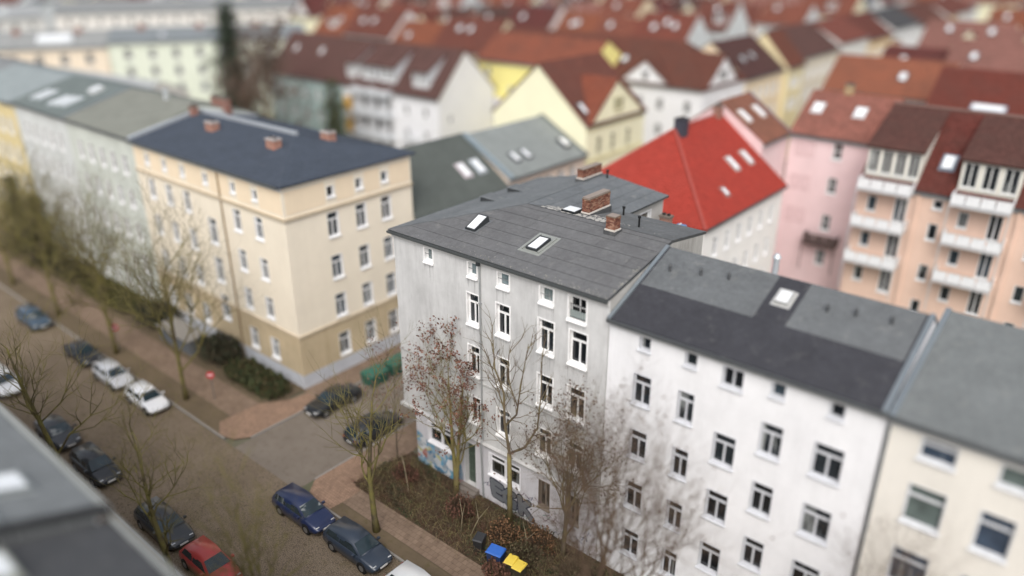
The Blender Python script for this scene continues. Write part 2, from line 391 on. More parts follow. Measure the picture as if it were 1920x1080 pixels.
sheet('side_road', [(-10.2, -7.4), (-2.8, -7.4), (-2.8, 230), (-10.2, 230)], -.026, ASPH)
def kerb(name, x0, x1, y0, y1): 
    mb = MB(); n = max(1, round(max(x1 - x0, y1 - y0) / 1.0))
    al = x1 - x0 > y1 - y0
    for k in range(n):
        if al: mb.box(x0 + (x1 - x0) * k / n + .008, x0 + (x1 - x0) * (k + 1) / n - .008, y0, y1, -.1, .09 + random.uniform(-.008, .008))
        else: mb.box(x0, x1, y0 + (y1 - y0) * k / n + .008, y0 + (y1 - y0) * (k + 1) / n - .008, -.1, .09 + random.uniform(-.008, .008))
    tag(mb.build(name, plain('#8a8680', .9)), kind='structure')
kerb('kerb', -80, -11.6, -7.4, -7.26); kerb('kerb', -1.4, 60, -7.4, -7.26); kerb('kerb', -80, 60, -16.34, -16.2)
kerb('kerb', -10.34, -10.2, -6.0, 60); kerb('kerb', -2.8, -2.66, -6.0, 60)
sheet('tree_strip', [(-120, -7.26), (-11.6, -7.26), (-11.6, -5.4), (-120, -5.4)], .05, EARTH)
sheet('pavement', [(-120, -5.4), (-13.8, -5.4), (-13.8, -3.0), (-120, -3.0)], .07, WALK)
sheet('corner_pavement', [(-13.8, -6.4), (-12.4, -7.25), (-11.0, -7.0), (-10.34, -6.0), (-10.34, .4), (-12.2, .4), (-12.4, -1.0), (-13.2, -2.4), (-13.8, -3.0)], .074, CLINK)
sheet('side_pavement', [(-12.8, .4), (-10.34, .4), (-10.34, 200), (-12.8, 200)], .068, WALK)
sheet('garden_soil', [(-120, -3.0), (-13.8, -3.0), (-13.2, -2.4), (-12.7, -1.2), (-12.7, .9), (-120, .9)], .06, EARTH)
sheet('tree_strip', [(.5, -7.26), (60, -7.26), (60, -6.3), (.5, -6.3)], .05, EARTH)
sheet('pavement', [(.6, -6.3), (60, -6.3), (60, -4.7), (.6, -4.7)], .07, WALK)
sheet('corner_pavement', [(-2.66, -6.0), (-1.9, -7.0), (-.6, -7.25), (.5, -7.26), (.6, -6.3), (.6, -4.7), (-.1, -4.7), (-.6, -3.0), (-2.66, -2.4)], .074, CLINK)
sheet('side_pavement', [(-2.66, -2.4), (-.6, -3.0), (0, 0), (0, 200), (-2.66, 200)], .068, WALK)
sheet('bed_soil', [(-.1, -4.7), (60, -4.7), (60, .4), (0, .4), (-.6, -3.0)], .06, ground_mat('bed_soil', '#4a3d31', '#5a4a3a', '#3f4028', .6, 2.5))
sheet('pavement', [(-120, -19.2), (60, -19.2), (60, -16.34), (-120, -16.34)], .06, WALK)

# ---------------------------------------------------------------- the grey corner house
Mroot = empty('corner_house', (0, 0, 0), 0, 'sharp grey rendered corner house with dark felt roof and graffiti at its foot', 'house')
MW = plaster('#d1d2d2', .8, '#777776'); MW0 = plaster('#d0cfd4', .4, '#5a5a60'); MWY = plaster('#bcbab6', .3)
ws = []
for c, (a, b) in {2: (6.15, 7.1), 3: (8.42, 9.46), 4: (11.48, 12.58), 5: (13.58, 14.75)}.items():
    ws += [(a, b, 12.42, 14.42, 'T'), (a, b, 9.0, 10.98, 'T'), (a, b, 5.55, 7.42, 'T')]
att = [(2.7, 3.42, 15.5, 16.4), (6.28, 7.0, 15.5, 16.4), (8.55, 9.42, 15.48, 16.38), (11.55, 12.48, 15.42, 16.38)]
big = (13.45, 14.62, 15.02, 16.4)
gw = [(2.3, 4.6, 2.3, 3.85, 'W'), (7.75, 10.25, 2.25, 3.8, 'W')]
brown = [(11.7, 12.55, 1.75, 3.75), (13.85, 14.7, 1.8, 3.75)]
door = (5.65, 6.55, .45, 3.75)
up = MB(); HZ = 4.25
wallgrid(up, lambda u, z: (u, 0, z), 0, 16, HZ, 16.8, [x[:4] for x in ws] + att + [big])
up.face([(0, 14.9, HZ), (0, 0, HZ), (0, 0, 16.8), (0, 14.9, 16.8)]); up.face([(0, 1.1, HZ), (1.1, 0, HZ), (0, 0, HZ)])
up.face([(0, 14.9, 16.8), (0, 14.9, 0), (10.4, 14.9, 0), (10.4, 14.9, 17.54), (5.6, 14.9, 18.1)][::-1])
up.face([(16, 9.7, 0), (10.4, 9.7, 0), (10.4, 9.7, 17.55), (16, 9.7, 17.55)])
up.build('wall', MW, Mroot)
g = MB()
wallgrid(g, lambda u, z: (u, 0, z), 1.1, 16, 0, HZ, [x[:4] for x in gw] + brown + [door])
g.face([(0, 1.1, 0), (1.1, 0, 0), (1.1, 0, HZ), (0, 1.1, HZ)]); g.face([(0, 14.9, 0), (0, 1.1, 0), (0, 1.1, HZ), (0, 14.9, HZ)])
g.build('ground_floor_wall', MW0, Mroot)
cy = [(.5, 1.4, 14.9, 16.9), (2.3, 3.6, 14.9, 17.0), (1.6, 2.1, 15.2, 16.6)]
g = MB(); wallgrid(g, lambda v, z: (10.4, 9.7 + v, z), 0, 5.2, 0, 17.5, [c for c in cy[:2]]); g.build('courtyard_wall', MWY, Mroot)
for a in cy[:2]:
    wm, pm, sm = window_mesh(a[1] - a[0], a[3] - a[2], 'T', WHITE, '#4d4a42', 1, .2, True); o = link('window', wm, Mroot, (10.4, 9.7 + a[0], a[2]), math.pi / 2); link('pane', pm, o)
g = MB(); g.face([(16, 0, 0), (16, 9.7, 0), (16, 9.7, 17.55), (16, 6.0, 18.1), (16, 0, 16.8)]); g.build('party_wall', plaster('#bdbbb6', .8), Mroot)
for x in ws: window(Mroot, 'front', 16, *x[:4], 'T', '#f0f0f0', random.choice(GL[:4]), 2, .26, True)
for x in att: window(Mroot, 'front', 16, *x, 'S', '#f0f0f0', random.choice(['#5d6a6b', '#57666a', '#2a2f33']), 2, .3, True)
for x in gw: window(Mroot, 'front', 16, *x[:4], 'W', '#e8e8ec', '#23241f', 2, .2, True)
for x in brown: window(Mroot, 'front', 16, *x, 'D', '#7d7164', '#3a3631', 1, .25, False)
# attic railings and the open window
def bars(u0, u1, z0, z1, n, y=.02, r=.014):
    mb = MB()
    for z in (z0, z1): mb.tube([(u0, y, z), (u1, y, z)], r, 6)
    for k in range(n): x = u0 + (u1 - u0) * (k + .5) / n; mb.tube([(x, y, z0), (x, y, z1)], r * .8, 5)
    return mb
for a in att: MBb = MB(); MBb.tube([(a[0] + .02, .03, a[2] + .5), (a[1] - .02, .03, a[2] + .5)], .018, 6); MBb.build('guard_bar', plain('#8d9092', .4, .7), Mroot)
o = window(Mroot, 'front', 16, *big, 'X', '#f0f0f0', '#0a0c0e', 2, .3, True)
bars(big[0] + .05, big[1] - .05, big[2] + .1, big[2] + .85, 8, .1, .02).build('window_railing', plain('#55585a', .4, .7), Mroot)
g = MB(); g.box(big[0] + .06, big[1] - .06, .13, .15, big[2] + .06, big[2] + .5); g.build('railing_panel', plain('#a9b6b4', .3), Mroot)
# door with glazed bars and steps
g = MB(); g.box(door[0], door[1], .34, .4, door[2], door[3]); dl = g.build('door', plain('#3d4a41', .5), Mroot)
g = MB()
for k in range(5): x = door[0] + .09 + k * .18; g.box(x, x + .05, .31, .338, door[2] + .1, door[3] - .1)
for z in (1.3, 2.7): g.box(door[0] + .02, door[1] - .02, .3, .3099, z, z + .08)
g.build('door_bars', plain('#5c6d5f', .5), dl)
g = MB(); g.box(door[0] + .82, door[0] + .86, .26, .3, 1.35, 1.55); g.build('handle', plain('#b0b0aa', .3, .8), dl)
g = MB()
for s in (-1, 1): x = door[0] if s < 0 else door[1]; g.box(x - .04 if s < 0 else x, x if s < 0 else x + .04, -.02, .34, door[2], door[3])
g.box(door[0] - .04, door[1] + .04, -.02, .34, door[3], door[3] + .05); g.box(door[0], door[1], -.015, .34, door[2] - .04, door[2]); g.build('door_frame', plain('#c2c2c2', .7), Mroot)
for k in range(3):
    g = MB(); g.box(door[0] - .25, door[1] + .3, -.3 * (k + 1), -.3 * k - .003, .0, .45 - .15 * k); g.build('step', plain('#7b736c', .9), Mroot)
# cornices, belt course, drainpipe, gutter
g = MB(); pr = [(.0, 0), (-.1, .02), (-.16, .12), (-.2, .14), (-.2, .22), (0, .27)]
for k in range(len(pr) - 1):
    (a, b), (c, d) = pr[k], pr[k + 1]
    g.face([(1.1 + a * .0, a - .003, HZ - .12 + b), (16, a - .003, HZ - .12 + b), (16, c - .003, HZ - .12 + d), (1.1, c - .003, HZ - .12 + d)])
    g.face([(a - .003, 1.1, HZ - .12 + b), (1.1, a - .003, HZ - .12 + b), (1.1, c - .003, HZ - .12 + d), (c - .003, 1.1, HZ - .12 + d)]) if False else None
g.box(-.2, 1.1, -.2, -.004, HZ - .02, HZ + .14); g.box(-.2, -.004, -.0035, 1.3, HZ - .02, HZ + .14)
g.build('cornice', plaster('#c9c9c8', .5), Mroot)
g = MB(); g.box(-.06, 16, -.06, -.004, 8.52, 8.64); g.build('belt_course', plaster('#b5b5b3', .5), Mroot)
g = MB(); g.box(-.08, 16, -.1, -.004, 16.5, 16.78); g.box(-.08, 16, -.05, -.0045, 16.42, 16.4999); g.build('eaves_cornice', plaster('#d0d0cf', .3), Mroot)
g = MB(); g.tube([(7.28, -.1, 4.5), (7.28, -.1, 16.35), (7.28, -.2, 16.6), (7.28, -.25, 16.68)], .055, 8); g.tube([(7.28, -.1, .1), (7.28, -.27, 4.1), (7.28, -.27, 4.45), (7.28, -.1, 4.6)], .055, 8)
for z in (6.5, 8.9, 11.5, 14): g.box(7.2, 7.36, -.17, -.02, z, z + .05)
g.build('drainpipe', plain('#9fa3a4', .5, .3), Mroot)
g = MB(); g.box(7.19, 7.37, -.31, -.12, 16.42, 16.655); g.build('pipe_hopper', plain('#3f4447', .5, .4), Mroot)
g = MB(); g.box(-.23, 16, -.3, -.221, 16.66, 16.79); g.box(-.3, -.231, -.3, 14.9, 16.66, 16.79); g.build('gutter', plain('#5a5f60', .5, .4), Mroot)
# roof
ZE = 16.8
A, B, G_, Rr = (-.22, -.22, ZE - .048), (16, -.22, ZE - .048), (16, 6, 18.1), (5.8, 6, 18.1)
Cc, Ss, Dd, Ee, Ff = (-.22, 14.95, ZE - .05), (5.8, 14.95, 18.1), (10.75, 14.95, 17.5), (10.75, 10.05, 17.5), (16, 10.05, 17.5)
rb = MB(); up_ = (0, 0, .12); e = .01
lift = lambda P: [(x, y, z + e) for x, y, z in P]
planes = [[A, B, G_, Rr], [A, Rr, Ss, Cc], [Rr, G_, Ff, Ee], [Rr, Ee, Dd, Ss]]
for P in planes: rb.slab(lift(P), up_, 0, 1)
MRF = felt('#6c6d6f', .0, .08)
roofM = rb.build('roof', [plain('#2e3032', .9), plain('#4c5052', .6, .2)], Mroot)
def clip(poly, n, d):
    out = []
    for k in range(len(poly)):
        a, b = poly[k], poly[(k + 1) % len(poly)]; fa, fb = a.dot(n) - d, b.dot(n) - d
        if fa >= 0: out.append(a)
        if fa * fb < 0: out.append(a + (b - a) * (fa / (fa - fb)))
    return out
def felt_strips(P, edir, width, jl, mat, parent, rng, lo=.135):
    P = [Vector(p) for p in lift(P)]; e_ = Vector(edir).normalized(); n = (P[1] - P[0]).cross(P[2] - P[0]).normalized()
    if n.z < 0: n = -n
    e_ = (e_ - n * e_.dot(n)).normalized(); s = n.cross(e_)
    if s.z < 0: s = -s
    ss = [p.dot(s) for p in P]; s0 = min(ss); s1 = max(ss); k = 0
    while s0 + k * width < s1 - .05:
        a = s0 + k * width; q = clip(clip(P, s, a), -s, -(a + width - .014)); k += 1
        if len(q) < 3: continue
        es = [p.dot(e_) for p in q]; x = min(es); mx = max(es); first = True
        while x < mx - .02:
            ln = jl * rng.uniform(.7, 1.2) * (rng.uniform(.3, 1) if first else 1); first = False; x2 = min(mx, x + ln)
            if mx - x2 < .8: x2 = mx
            r = clip(clip(q, e_, x), -e_, -(x2 - .014)); x = x2
            if len(r) < 3: continue
            top = [p + n * (lo + .004 + .012 * (1 - (p.dot(s) - a) / width) * .8 + rng.uniform(0, .001)) for p in r]
            mb = MB(); mb.slab(top, -n * .004); mb.build('felt_sheet', mat, parent)
rg = random.Random(3)
felt_strips(planes[0], (1, 0, 0), 1.0, 6.5, MRF, roofM, rg)
felt_strips(planes[1], (0, 1, 0), 1.05, 6.5, felt('#767b7e', .0, .08), roofM, rg)
felt_strips(planes[2], (1, 0, 0), 1.0, 6, felt('#6b6e70', .12, .08), roofM, rg)
felt_strips(planes[3], (0, 1, 0), 1.0, 6, felt('#707579', .05, .08), roofM, rg)
zf = lambda y: ZE + 1.3 * y / 6
def roofitem(mb, name, mats, x, y, z, rx=0, ry=0, parent=Mroot):
    o = mb.build(name, mats, parent); o.location = (x, y, z); o.rotation_euler = (rx, ry, 0); return o
SL = math.atan(1.3 / 6)
def main_skylight(x, y, apron, tilt):
    mb = MB(); w, l = .78, 1.35
    hb, hf = (.42, .14) if tilt else (.2, .16)
    for a, b in ((-w / 2, -w / 2 + .08), (w / 2 - .08, w / 2)): mb.hexa(((a, -l / 2, 0), (b, -l / 2, 0), (b, l / 2, 0), (a, l / 2, 0), (a, -l / 2, hf), (b, -l / 2, hf), (b, l / 2, hb), (a, l / 2, hb)))
    mb.box(-w / 2 + .08, w / 2 - .08, -l / 2, -l / 2 + .1, 0, hf); mb.box(-w / 2 + .08, w / 2 - .08, l / 2 - .1, l / 2, 0, hb)
    o = roofitem(mb, 'skylight', plain('#3c4043', .5, .3), x, y, zf(y) + .145, SL)
    g = MB(); a = w / 2 - .08; b0, b1 = -l / 2 + .1, l / 2 - .1; f0 = hf - .03 + (hb - hf) * .07; f1 = hb - .04
    g.slab([(-a, b0, f0), (a, b0, f0), (a, b1, f1), (-a, b1, f1)], (0, 0, .02)); g.build('pane', sky_painted_glass(), o)
    g = MB(); m = .38 if apron else .14
    g.box(-w / 2 - m, w / 2 + m, -l / 2 - m * .8, l / 2 + m * 1.2, -.005, .022)
    if apron: g.box(w / 2 + .12, w / 2 + .22, -l / 2 - .1, l / 2 + .3, .0221, .1); g.box(-w / 2 - .22, -w / 2 - .12, -l / 2 - .1, l / 2 + .3, .0221, .1)
    g.build('flashing', plain('#979b96' if apron else '#6f7376', .5, .3), o)
main_skylight(4.75, 2.55, False, True); main_skylight(9.55, 2.4, True, False)
g = MB(); g.box(-.5, .5, -.45, .45, 0, .22); o = roofitem(g, 'roof_hatch', plain('#22272a', .5, .2), 8.75, 6.7, 18.13); g = MB(); g.box(-.42, .42, -.38, .38, .2201, .25); g.build('hatch_pane', sky_painted_glass(), o)
for y in (7.5, 10.3):
    x = 1.5; z = ZE + 1.3 * (x) / 5.8 + .1
    g = MB(); g.hexa(((-.1, -.55, .0), (1.35, -.55, .3), (1.35, .55, .3), (-.1, .55, 0), (-.1, -.55, .36), (1.35, -.55, .34), (1.35, .55, .34), (-.1, .55, .36))); roofitem(g, 'roof_window_housing', plain('#34383b', .7), x - .4, y, z - .08)
    g2 = MB(); g2.slab([(-.18, -.6, .365), (1.4, -.6, .345), (1.4, .6, .345), (-.18, .6, .365)], (0, 0, .012)); roofitem(g2, 'housing_lid', felt('#767b7e', .0, .2), x - .4, y, z - .08)
BM = [brickwork('#8a5a46'), brickwork('#724436'), brickwork('#9c7660'), plain('#8c8077', .95), plain('#6f5b4c', .95), plain('#171412', .95), plain('#c9c3ba', .8), felt('#5a5c5e')]
def brick_chimney(x, y, z, w, d, h, flues, along, basez=.28):
    mb = MB(); rn = random.Random(int(x * 10)); m = .012
    mb.box(-w / 2 + m, w / 2 - m, -d / 2 + m, d / 2 - m, -.4, h - .02, 3); ch = .077; nc = int((h - basez - .1) / ch)
    for c in range(nc):
        z0 = basez + c * ch; top = c >= nc - 1; ex = .025 if top else 0
        for side in range(4):
            ln = w if side % 2 == 0 else d; pos = -(c % 2) * .125
            while pos < ln - .02:
                a = max(0, pos); b = min(ln, pos + .245); pos += .255
                if b - a < .04: continue
                pr = rn.uniform(-.004, .004) + ex; mi = rn.choice([0, 0, 1, 1, 2])
                if side == 0: mb.box(-w / 2 + a, -w / 2 + b, -d / 2 - pr, -d / 2 + .05, z0, z0 + .065, mi)
                elif side == 2: mb.box(-w / 2 + a, -w / 2 + b, d / 2 - .05, d / 2 + pr, z0, z0 + .065, mi)
                elif side == 1: mb.box(w / 2 - .05, w / 2 + pr + .001, -d / 2 + a, -d / 2 + b, z0 + .001, z0 + .064, mi)
                else: mb.box(-w / 2 - pr - .001, -w / 2 + .05, -d / 2 + a, -d / 2 + b, z0 + .001, z0 + .064, mi)
    o = roofitem(mb, 'chimney', BM, x, y, z)
    g = MB(); zt = basez + nc * ch
    g.box(-w / 2 - .02, w / 2 + .02, -d / 2 - .02, d / 2 + .02, zt, zt + .05, 0)
    for k in range(flues):
        t = (k + .5) / flues
        cx, cy_ = ((-w / 2 + t * w), 0) if not along else (0, -d / 2 + t * d)
        g.box(cx - .11, cx + .11, cy_ - .11, cy_ + .11, zt + .0501, zt + .058, 1)
    g.build('chimney_cap', [BM[4], BM[5]], o)
    g = MB(); g.box(-w / 2 - .05, w / 2 + .05, -d / 2 - .05, d / 2 + .05, basez - .09, basez - .005, 0); g.box(-w / 2 - .09, w / 2 + .09, -d / 2 - .09, d / 2 + .09, -.35, basez - .0901, 1)
    g.build('chimney_flashing', [BM[6], BM[7]], o)
brick_chimney(5.25, 13.55, 18.12, .5, 2.2, .92, 6, True); brick_chimney(9.6, 8.0, 18.0, .5, 2.25, 1.22, 6, True); brick_chimney(12.55, 5.35, zf(5.35) + .12, .58, .58, 1.08, 1, True)
for x, y, z, h in ((6.3, 14.2, 18.1, .55), (10.9, 9.1, 17.65, .6), (13.2, 7.1, 18.05, .6)):
    g = MB(); g.tube([(0, 0, -.1), (0, 0, h), (0, 0, h + .001), (0, 0, h + .12)], [.06, .06, .1, .1], 10); roofitem(g, 'vent_pipe', plain('#141516', .5), x, y, z)
# moss and debris lying along the eaves and around the chimneys
mo = random.Random(11); g = MB()
def clod(x, y, z, s):
    pts = [(x + s * math.cos(t) * mo.uniform(.6, 1.2), y + s * math.sin(t) * mo.uniform(.6, 1.2), z) for t in (0, 1.25, 2.5, 3.75, 5)]
    for k in range(5): g.face([pts[k], pts[(k + 1) % 5], (x, y, z + s * mo.uniform(.4, .8))], mo.choice([0, 0, 1]))
for k in range(420):
    x = 16 * (mo.random() ** (.5 if k % 2 else 1)); y = -.2 + abs(mo.gauss(0, .16)) + (mo.random() < .12) * mo.uniform(0, .5)
    if mo.random() > .25 + .75 * (x / 16): continue
    clod(min(x, 15.9), y, zf(y) + .14, mo.uniform(.02, .065))
for k in range(80): y = mo.uniform(.2, 3); clod(15.93 - abs(mo.gauss(0, .1)), y, zf(y) + .15, mo.uniform(.02, .045))
tag(g.build('roof_moss', [plain('#a9a99d', .95), plain('#75765f', .95)], Mroot), kind='stuff')
# pale lichen and lime stains are thin films on the felt behind the ridge
g = MB()
for k in range(520):
    x = mo.gauss(9.2, 1.6); y = mo.gauss(6.75, .45)
    if not (6 < x < 15 and 6.05 < y < 9): continue
    s = mo.uniform(.015, .09); z = 18.1 - .16 * (y - 6) + .166; n = 7
    g.face([(x + s * 1.6 * math.cos(6.283 * t / n) * mo.uniform(.5, 1.3), y + s * math.sin(6.283 * t / n) * mo.uniform(.5, 1.3), z + mo.uniform(0, .003)) for t in range(n)])
tag(g.build('lime_stain', plain('#a9a7a1', .95), Mroot), kind='stuff')

g = MB(); sr = random.Random(17)
for x in [q[:4] for q in ws] + att + [big]:
    for k in range(5):
        u = x[0] - .05 + (x[1] - x[0] + .1) * (sr.choice([sr.random(), sr.random() ** 3, 1 - sr.random() ** 3])); l_ = sr.uniform(.25, 1.5); w_ = sr.uniform(.015, .05); zt = x[2] - .14
        g.face([(u - w_, -.0025 - .0004 * k, zt), (u + w_, -.0025 - .0004 * k, zt), (u + w_ * .5, -.0025 - .0004 * k, zt - l_ * .6), (u, -.0025 - .0004 * k, zt - l_), (u - w_ * .6, -.0025 - .0004 * k, zt - l_ * .5)][::-1], k % 2)
tag(g.build('rain_stains', [plain('#b3b4b4', .95), plain('#a6a7a7', .95)], Mroot), kind='stuff')
# graffiti: painted strokes, thin films on the plaster
def stroke(mb, pts, r, y, m=0, seg=7):
    n = len(pts); Lf = []; Rt = []
    for k in range(n):
        a = Vector(pts[max(k - 1, 0)]); b = Vector(pts[min(k + 1, n - 1)]); d = (b - a).normalized(); nn = Vector((-d.y, d.x)); p = Vector(pts[k])
        Lf.append(p + nn * r); Rt.append(p - nn * r)
    def cap(p, d, s): 
        a0 = math.atan2(d.y, d.x); return [p + Vector((math.cos(a0 + s * t), math.sin(a0 + s * t))) * r for t in [(-.5 + (j + 1) / seg) * math.pi for j in range(seg - 1)]]
    d1 = (Vector(pts[-1]) - Vector(pts[-2])).normalized(); d0 = (Vector(pts[0]) - Vector(pts[1])).normalized()
    for k in range(n - 1):
        q = [Rt[k], Rt[k + 1], Lf[k + 1], Lf[k]]; mb.face([(p.x, y, p.y) for p in q], m)
    for p, d in ((Vector(pts[-1]), d1), (Vector(pts[0]), d0)):
        a0 = math.atan2(d.y, d.x); c = [p + Vector((math.cos(a0 + t), math.sin(a0 + t))) * r for t in [(-.5 + j / seg) * math.pi for j in range(seg + 1)]]
        mb.face([(q.x, y - .0002, q.y) for q in c], m)
    for k in range(1, n - 1):
        c = [Vector(pts[k]) + Vector((math.cos(6.283 * j / 10), math.sin(6.283 * j / 10))) * r * .995 for j in range(10)]; mb.face([(q.x, y - .0004, q.y) for q in c], m)
letters = [  # E, G, K in wall coordinates (along, up)
    [[(8.0, 1.75), (8.05, 1.2), (8.15, .72)], [(8.05, 1.72), (8.75, 1.62)], [(8.1, 1.25), (8.65, 1.18)], [(8.2, .74), (8.8, .68)]],
    [[(9.75, 1.5), (9.35, 1.62), (9.0, 1.3), (9.02, .8), (9.4, .5), (9.8, .6), (9.85, .95), (9.5, 1.0)]],
    [[(10.25, 1.6), (10.3, 1.05), (10.35, .45)], [(10.95, 1.5), (10.4, 1.0)], [(10.45, 1.0), (10.8, .75), (11.2, .4)]]]
fill = MB(); out = MB(); q = 0
for L_ in letters:
    for st in L_: stroke(out, st, .27, -.006 - .0012 * q); stroke(fill, st, .19, -.021 - .0012 * q); q += 1
out.build('graffiti_outline', plain('#1d2740', .6), Mroot); fill.build('graffiti_fill', plain('#80858b', .45, .3), Mroot)
g = MB(); gr = random.Random(5)
for k in range(26):
    x = 9.4 + k * .14; z = .28 - .0 * k + gr.uniform(-.06, .06)
    stroke(g, [(x, z - .12), (x + gr.uniform(-.03, .06), z), (x + .08, z + gr.uniform(.0, .14))], .022, -.004 - .0011 * (k % 2))
g.build('graffiti_tag', plain('#4f7a5c', .6), Mroot)
b = NB('mural_paint'); v = b.noise(1.6, 5, .6); v2 = b.n('ShaderNodeTexVoronoi'); v2.inputs['Scale'].default_value = 4.5
nz = b.n('ShaderNodeTexNoise'); nz.inputs['Scale'].default_value = 2.0; b.l(b.tc.outputs['Object'], nz.inputs['Vector']); mx = b.mix(.55, b.tc.outputs['Object'], nz.outputs['Color']); b.l(mx, v2.inputs['Vector'])
sp = b.n('ShaderNodeSeparateColor'); b.l(v2.outputs['Color'], sp.inputs[0])
cr = b.ramp(sp.outputs[0], (.0, C('#2f6f96')), (.16, C('#5b9bbb')), (.34, C('#b8c0c6')), (.5, C('#3f7fa3')), (.62, C('#c9cdd0')), (.74, C('#b4b06a')), (.84, C('#8f9aa3')), (.93, C('#a3553f')))
cr.node.color_ramp.interpolation = 'CONSTANT'
mur = b.done(b.mix(b.ramp(v, (.45, (0, 0, 0)), (.6, (.5, .5, .5))), cr, C('#b0b3b8')), .8, 0, .2)
g = MB(); mpts = [(1.13, .02), (5.4, .02), (5.42, .9), (5.2, 1.7), (4.6, 2.05), (3.6, 1.95), (2.9, 2.15), (2.2, 2.1), (1.6, 2.45), (1.13, 2.6)]
g.face([(x, -.005, z) for x, z in mpts]); g.build('mural', mur, Mroot)
g = MB(); n = 14; g.face([(4.3 + .38 * math.cos(6.283 * k / n) * (1 + .15 * (k % 3)), -.009, 1.15 + .4 * math.sin(6.283 * k / n) * (1 + .12 * (k % 2))) for k in range(n)]); g.build('mural_cloud', plain('#d9dadd', .7), Mroot)
for k in range(20):
    g = MB(); x = gr.uniform(6.9, 15.2); z = gr.uniform(.4, 1.6)
    if 7.6 < x < 11.6: z = gr.uniform(1.95, 2.05)
    pts = [(x + .12 * j, z + gr.uniform(-.2, .2)) for j in range(5)]; stroke(g, pts, .025, -.003); g.build('scrawl', plain(gr.choice(['#3b4a6b', '#2a2a2e', '#6d4f6a', '#3f7d74']), .7), Mroot)

# ---------------------------------------------------------------- neighbouring buildings
def rake(H, u, w=.2, h=.1, c='#828c93', v1=None):
    mb = MB(); v1 = v1 or H.rv; mb.slab([(u - w / 2, -.35, zroof(H, 0) - .35 * H.sf + .172), (u + w / 2, -.35, zroof(H, 0) - .35 * H.sf + .172), (u + w / 2, v1, zroof(H, v1) + .172), (u - w / 2, v1, zroof(H, v1) + .172)], (0, 0, h))
    if H.depth > H.rv + .5: mb.slab([(u - w / 2, H.rv + .002, H.zr + .172), (u + w / 2, H.rv + .002, H.zr + .172), (u + w / 2, H.depth, H.zb + .172), (u - w / 2, H.depth, H.zb + .172)], (0, 0, h))
    mb.build('verge_flashing', plain(c, .45, .4), H.root)
def ridgecap(H, c, w=.35):
    mb = MB(); mb.tube([(0, H.rv, H.zr + .12), (H.L, H.rv, H.zr + .12)], w / 2, 8); mb.build('ridge_cap', plain(c, .7), H.root)
def roof_patch(H, u0, u1, v0, v1, mat, name='roof_sheet', dz=.178):
    mb = MB(); mb.slab([(u0, v0, zroof(H, v0) + dz), (u1, v0, zroof(H, v0) + dz), (u1, v1, zroof(H, v1) + dz), (u0, v1, zroof(H, v1) + dz)], (0, 0, .015)); return mb.build(name, mat, H.root)
def cross_gable(H, u0, u1, za, wallm, roofm, win=(), v=-.06, fm=WHITE, rz=0, loc=None, zb=None, slope=None, ua=None):
    w = u1 - u0; ua = (ua - u0) if ua else w / 2; ze = zb or H.ze; sf = slope or H.sf; vb = (za - ze) / sf; mb = MB()
    mb.face([(0, 0, -.6), (w, 0, -.6), (w, 0, 0), (ua, 0, za - ze), (0, 0, 0)])
    for x in (0, w): mb.face([(x, 0, -.6), (x, 0, 0), (x, .4, 0), (x, .4, -.6)])
    o = mb.build('cross_gable', wallm, H.root, loc or (u0, v, ze), rz)
    r = MB(); k = .25
    r.slab([(-k, -k, -k * (za - ze) / ua), (ua, -k, za - ze), (ua, vb, za - ze), (-k, .1, -k * (za - ze) / ua)], (0, 0, .16)); r.slab([(ua, -k, za - ze + .003), (w + k, -k, -k * (za - ze) / (w - ua)), (w + k, .1, -k * (za - ze) / (w - ua)), (ua, vb, za - ze + .003)], (0, 0, .16))
    r.build('gable_roof', roofm, o)
    for a, b2, z0, z1, t in win:
        wm, pm, sm = window_mesh(b2 - a, z1 - z0, t, fm, '#171b1f', 0, .06, False); link('window', wm, o, (a, -.07, z0))
    return o
def vents(H, pts, c='#4a4d50'):
    for u, v in pts:
        mb = MB(); mb.tube([(0, 0, -.1), (0, 0, .35), (0, 0, .351), (0, 0, .45)], [.07, .07, .12, .05], 8); o = mb.build('roof_vent', plain(c, .6), H.root); o.location = (u, v, zroof(H, v) + .16)
# white house right of the grey one
cols = [(2.1, 1.05), (4.55, .9), (8.85, 1.05), (11.4, 1.3)]
fw = [(c - w / 2, c + w / 2, z, z + 1.75, 'T') for z in (11.55, 8.25, 4.95, 1.7) for c, w in cols]
fw += [(c - .33, c + .33, 14.7, 15.5, 'S') for c in (2.1, 4.6, 8.85, 11.4)] + [(6.2, 7.25, 14.35, 15.4, 'D')] + [(6.15, 7.3, z, z + 1.75, 'T') for z in (10.05, 6.7, 3.4)]
Hw = house('town_house', 'white rendered town house with black and grey roof, joined to the grey corner house', (16.04, 0), (29.36, 0), 11, 15.9, 18.0, 5.2, plaster('#ebecef', .3, '#8f9092'), felt('#44454b', -.1), 13.4, fw, fm='#c9ccd2', ou=0, ov=.25)
rake(Hw, .12); rake(Hw, Hw.L - .1)
roof_patch(Hw, .3, 6.35, 2.3, 5.19, felt('#6b6f72')); roof_patch(Hw, 7.9, 13.0, 2.35, 5.19, felt('#6f7376'))
roof_patch(Hw, .3, 13.1, 5.21, 10.8, felt('#7b7f81'), 'rear_roof_sheet'); skylight(Hw, 7.15, 3.9, .7, .9, .18, '#b9bab8'); vents(Hw, [(1.2, 3.6), (2.8, 3.9), (4.2, 4.1), (9.2, 3.8), (10.4, 4.0), (11.9, 4.1)])
g = MB(); g.tube([(0, 0, -1.2), (0, 0, .8), (0, 0, .801), (0, 0, 1.0)], [.15, .15, .22, .1], 12); o = g.build('flue', plain('#c3cad0', .4, .4), Hw.root); o.location = (5.9, 5.6, 18.1)
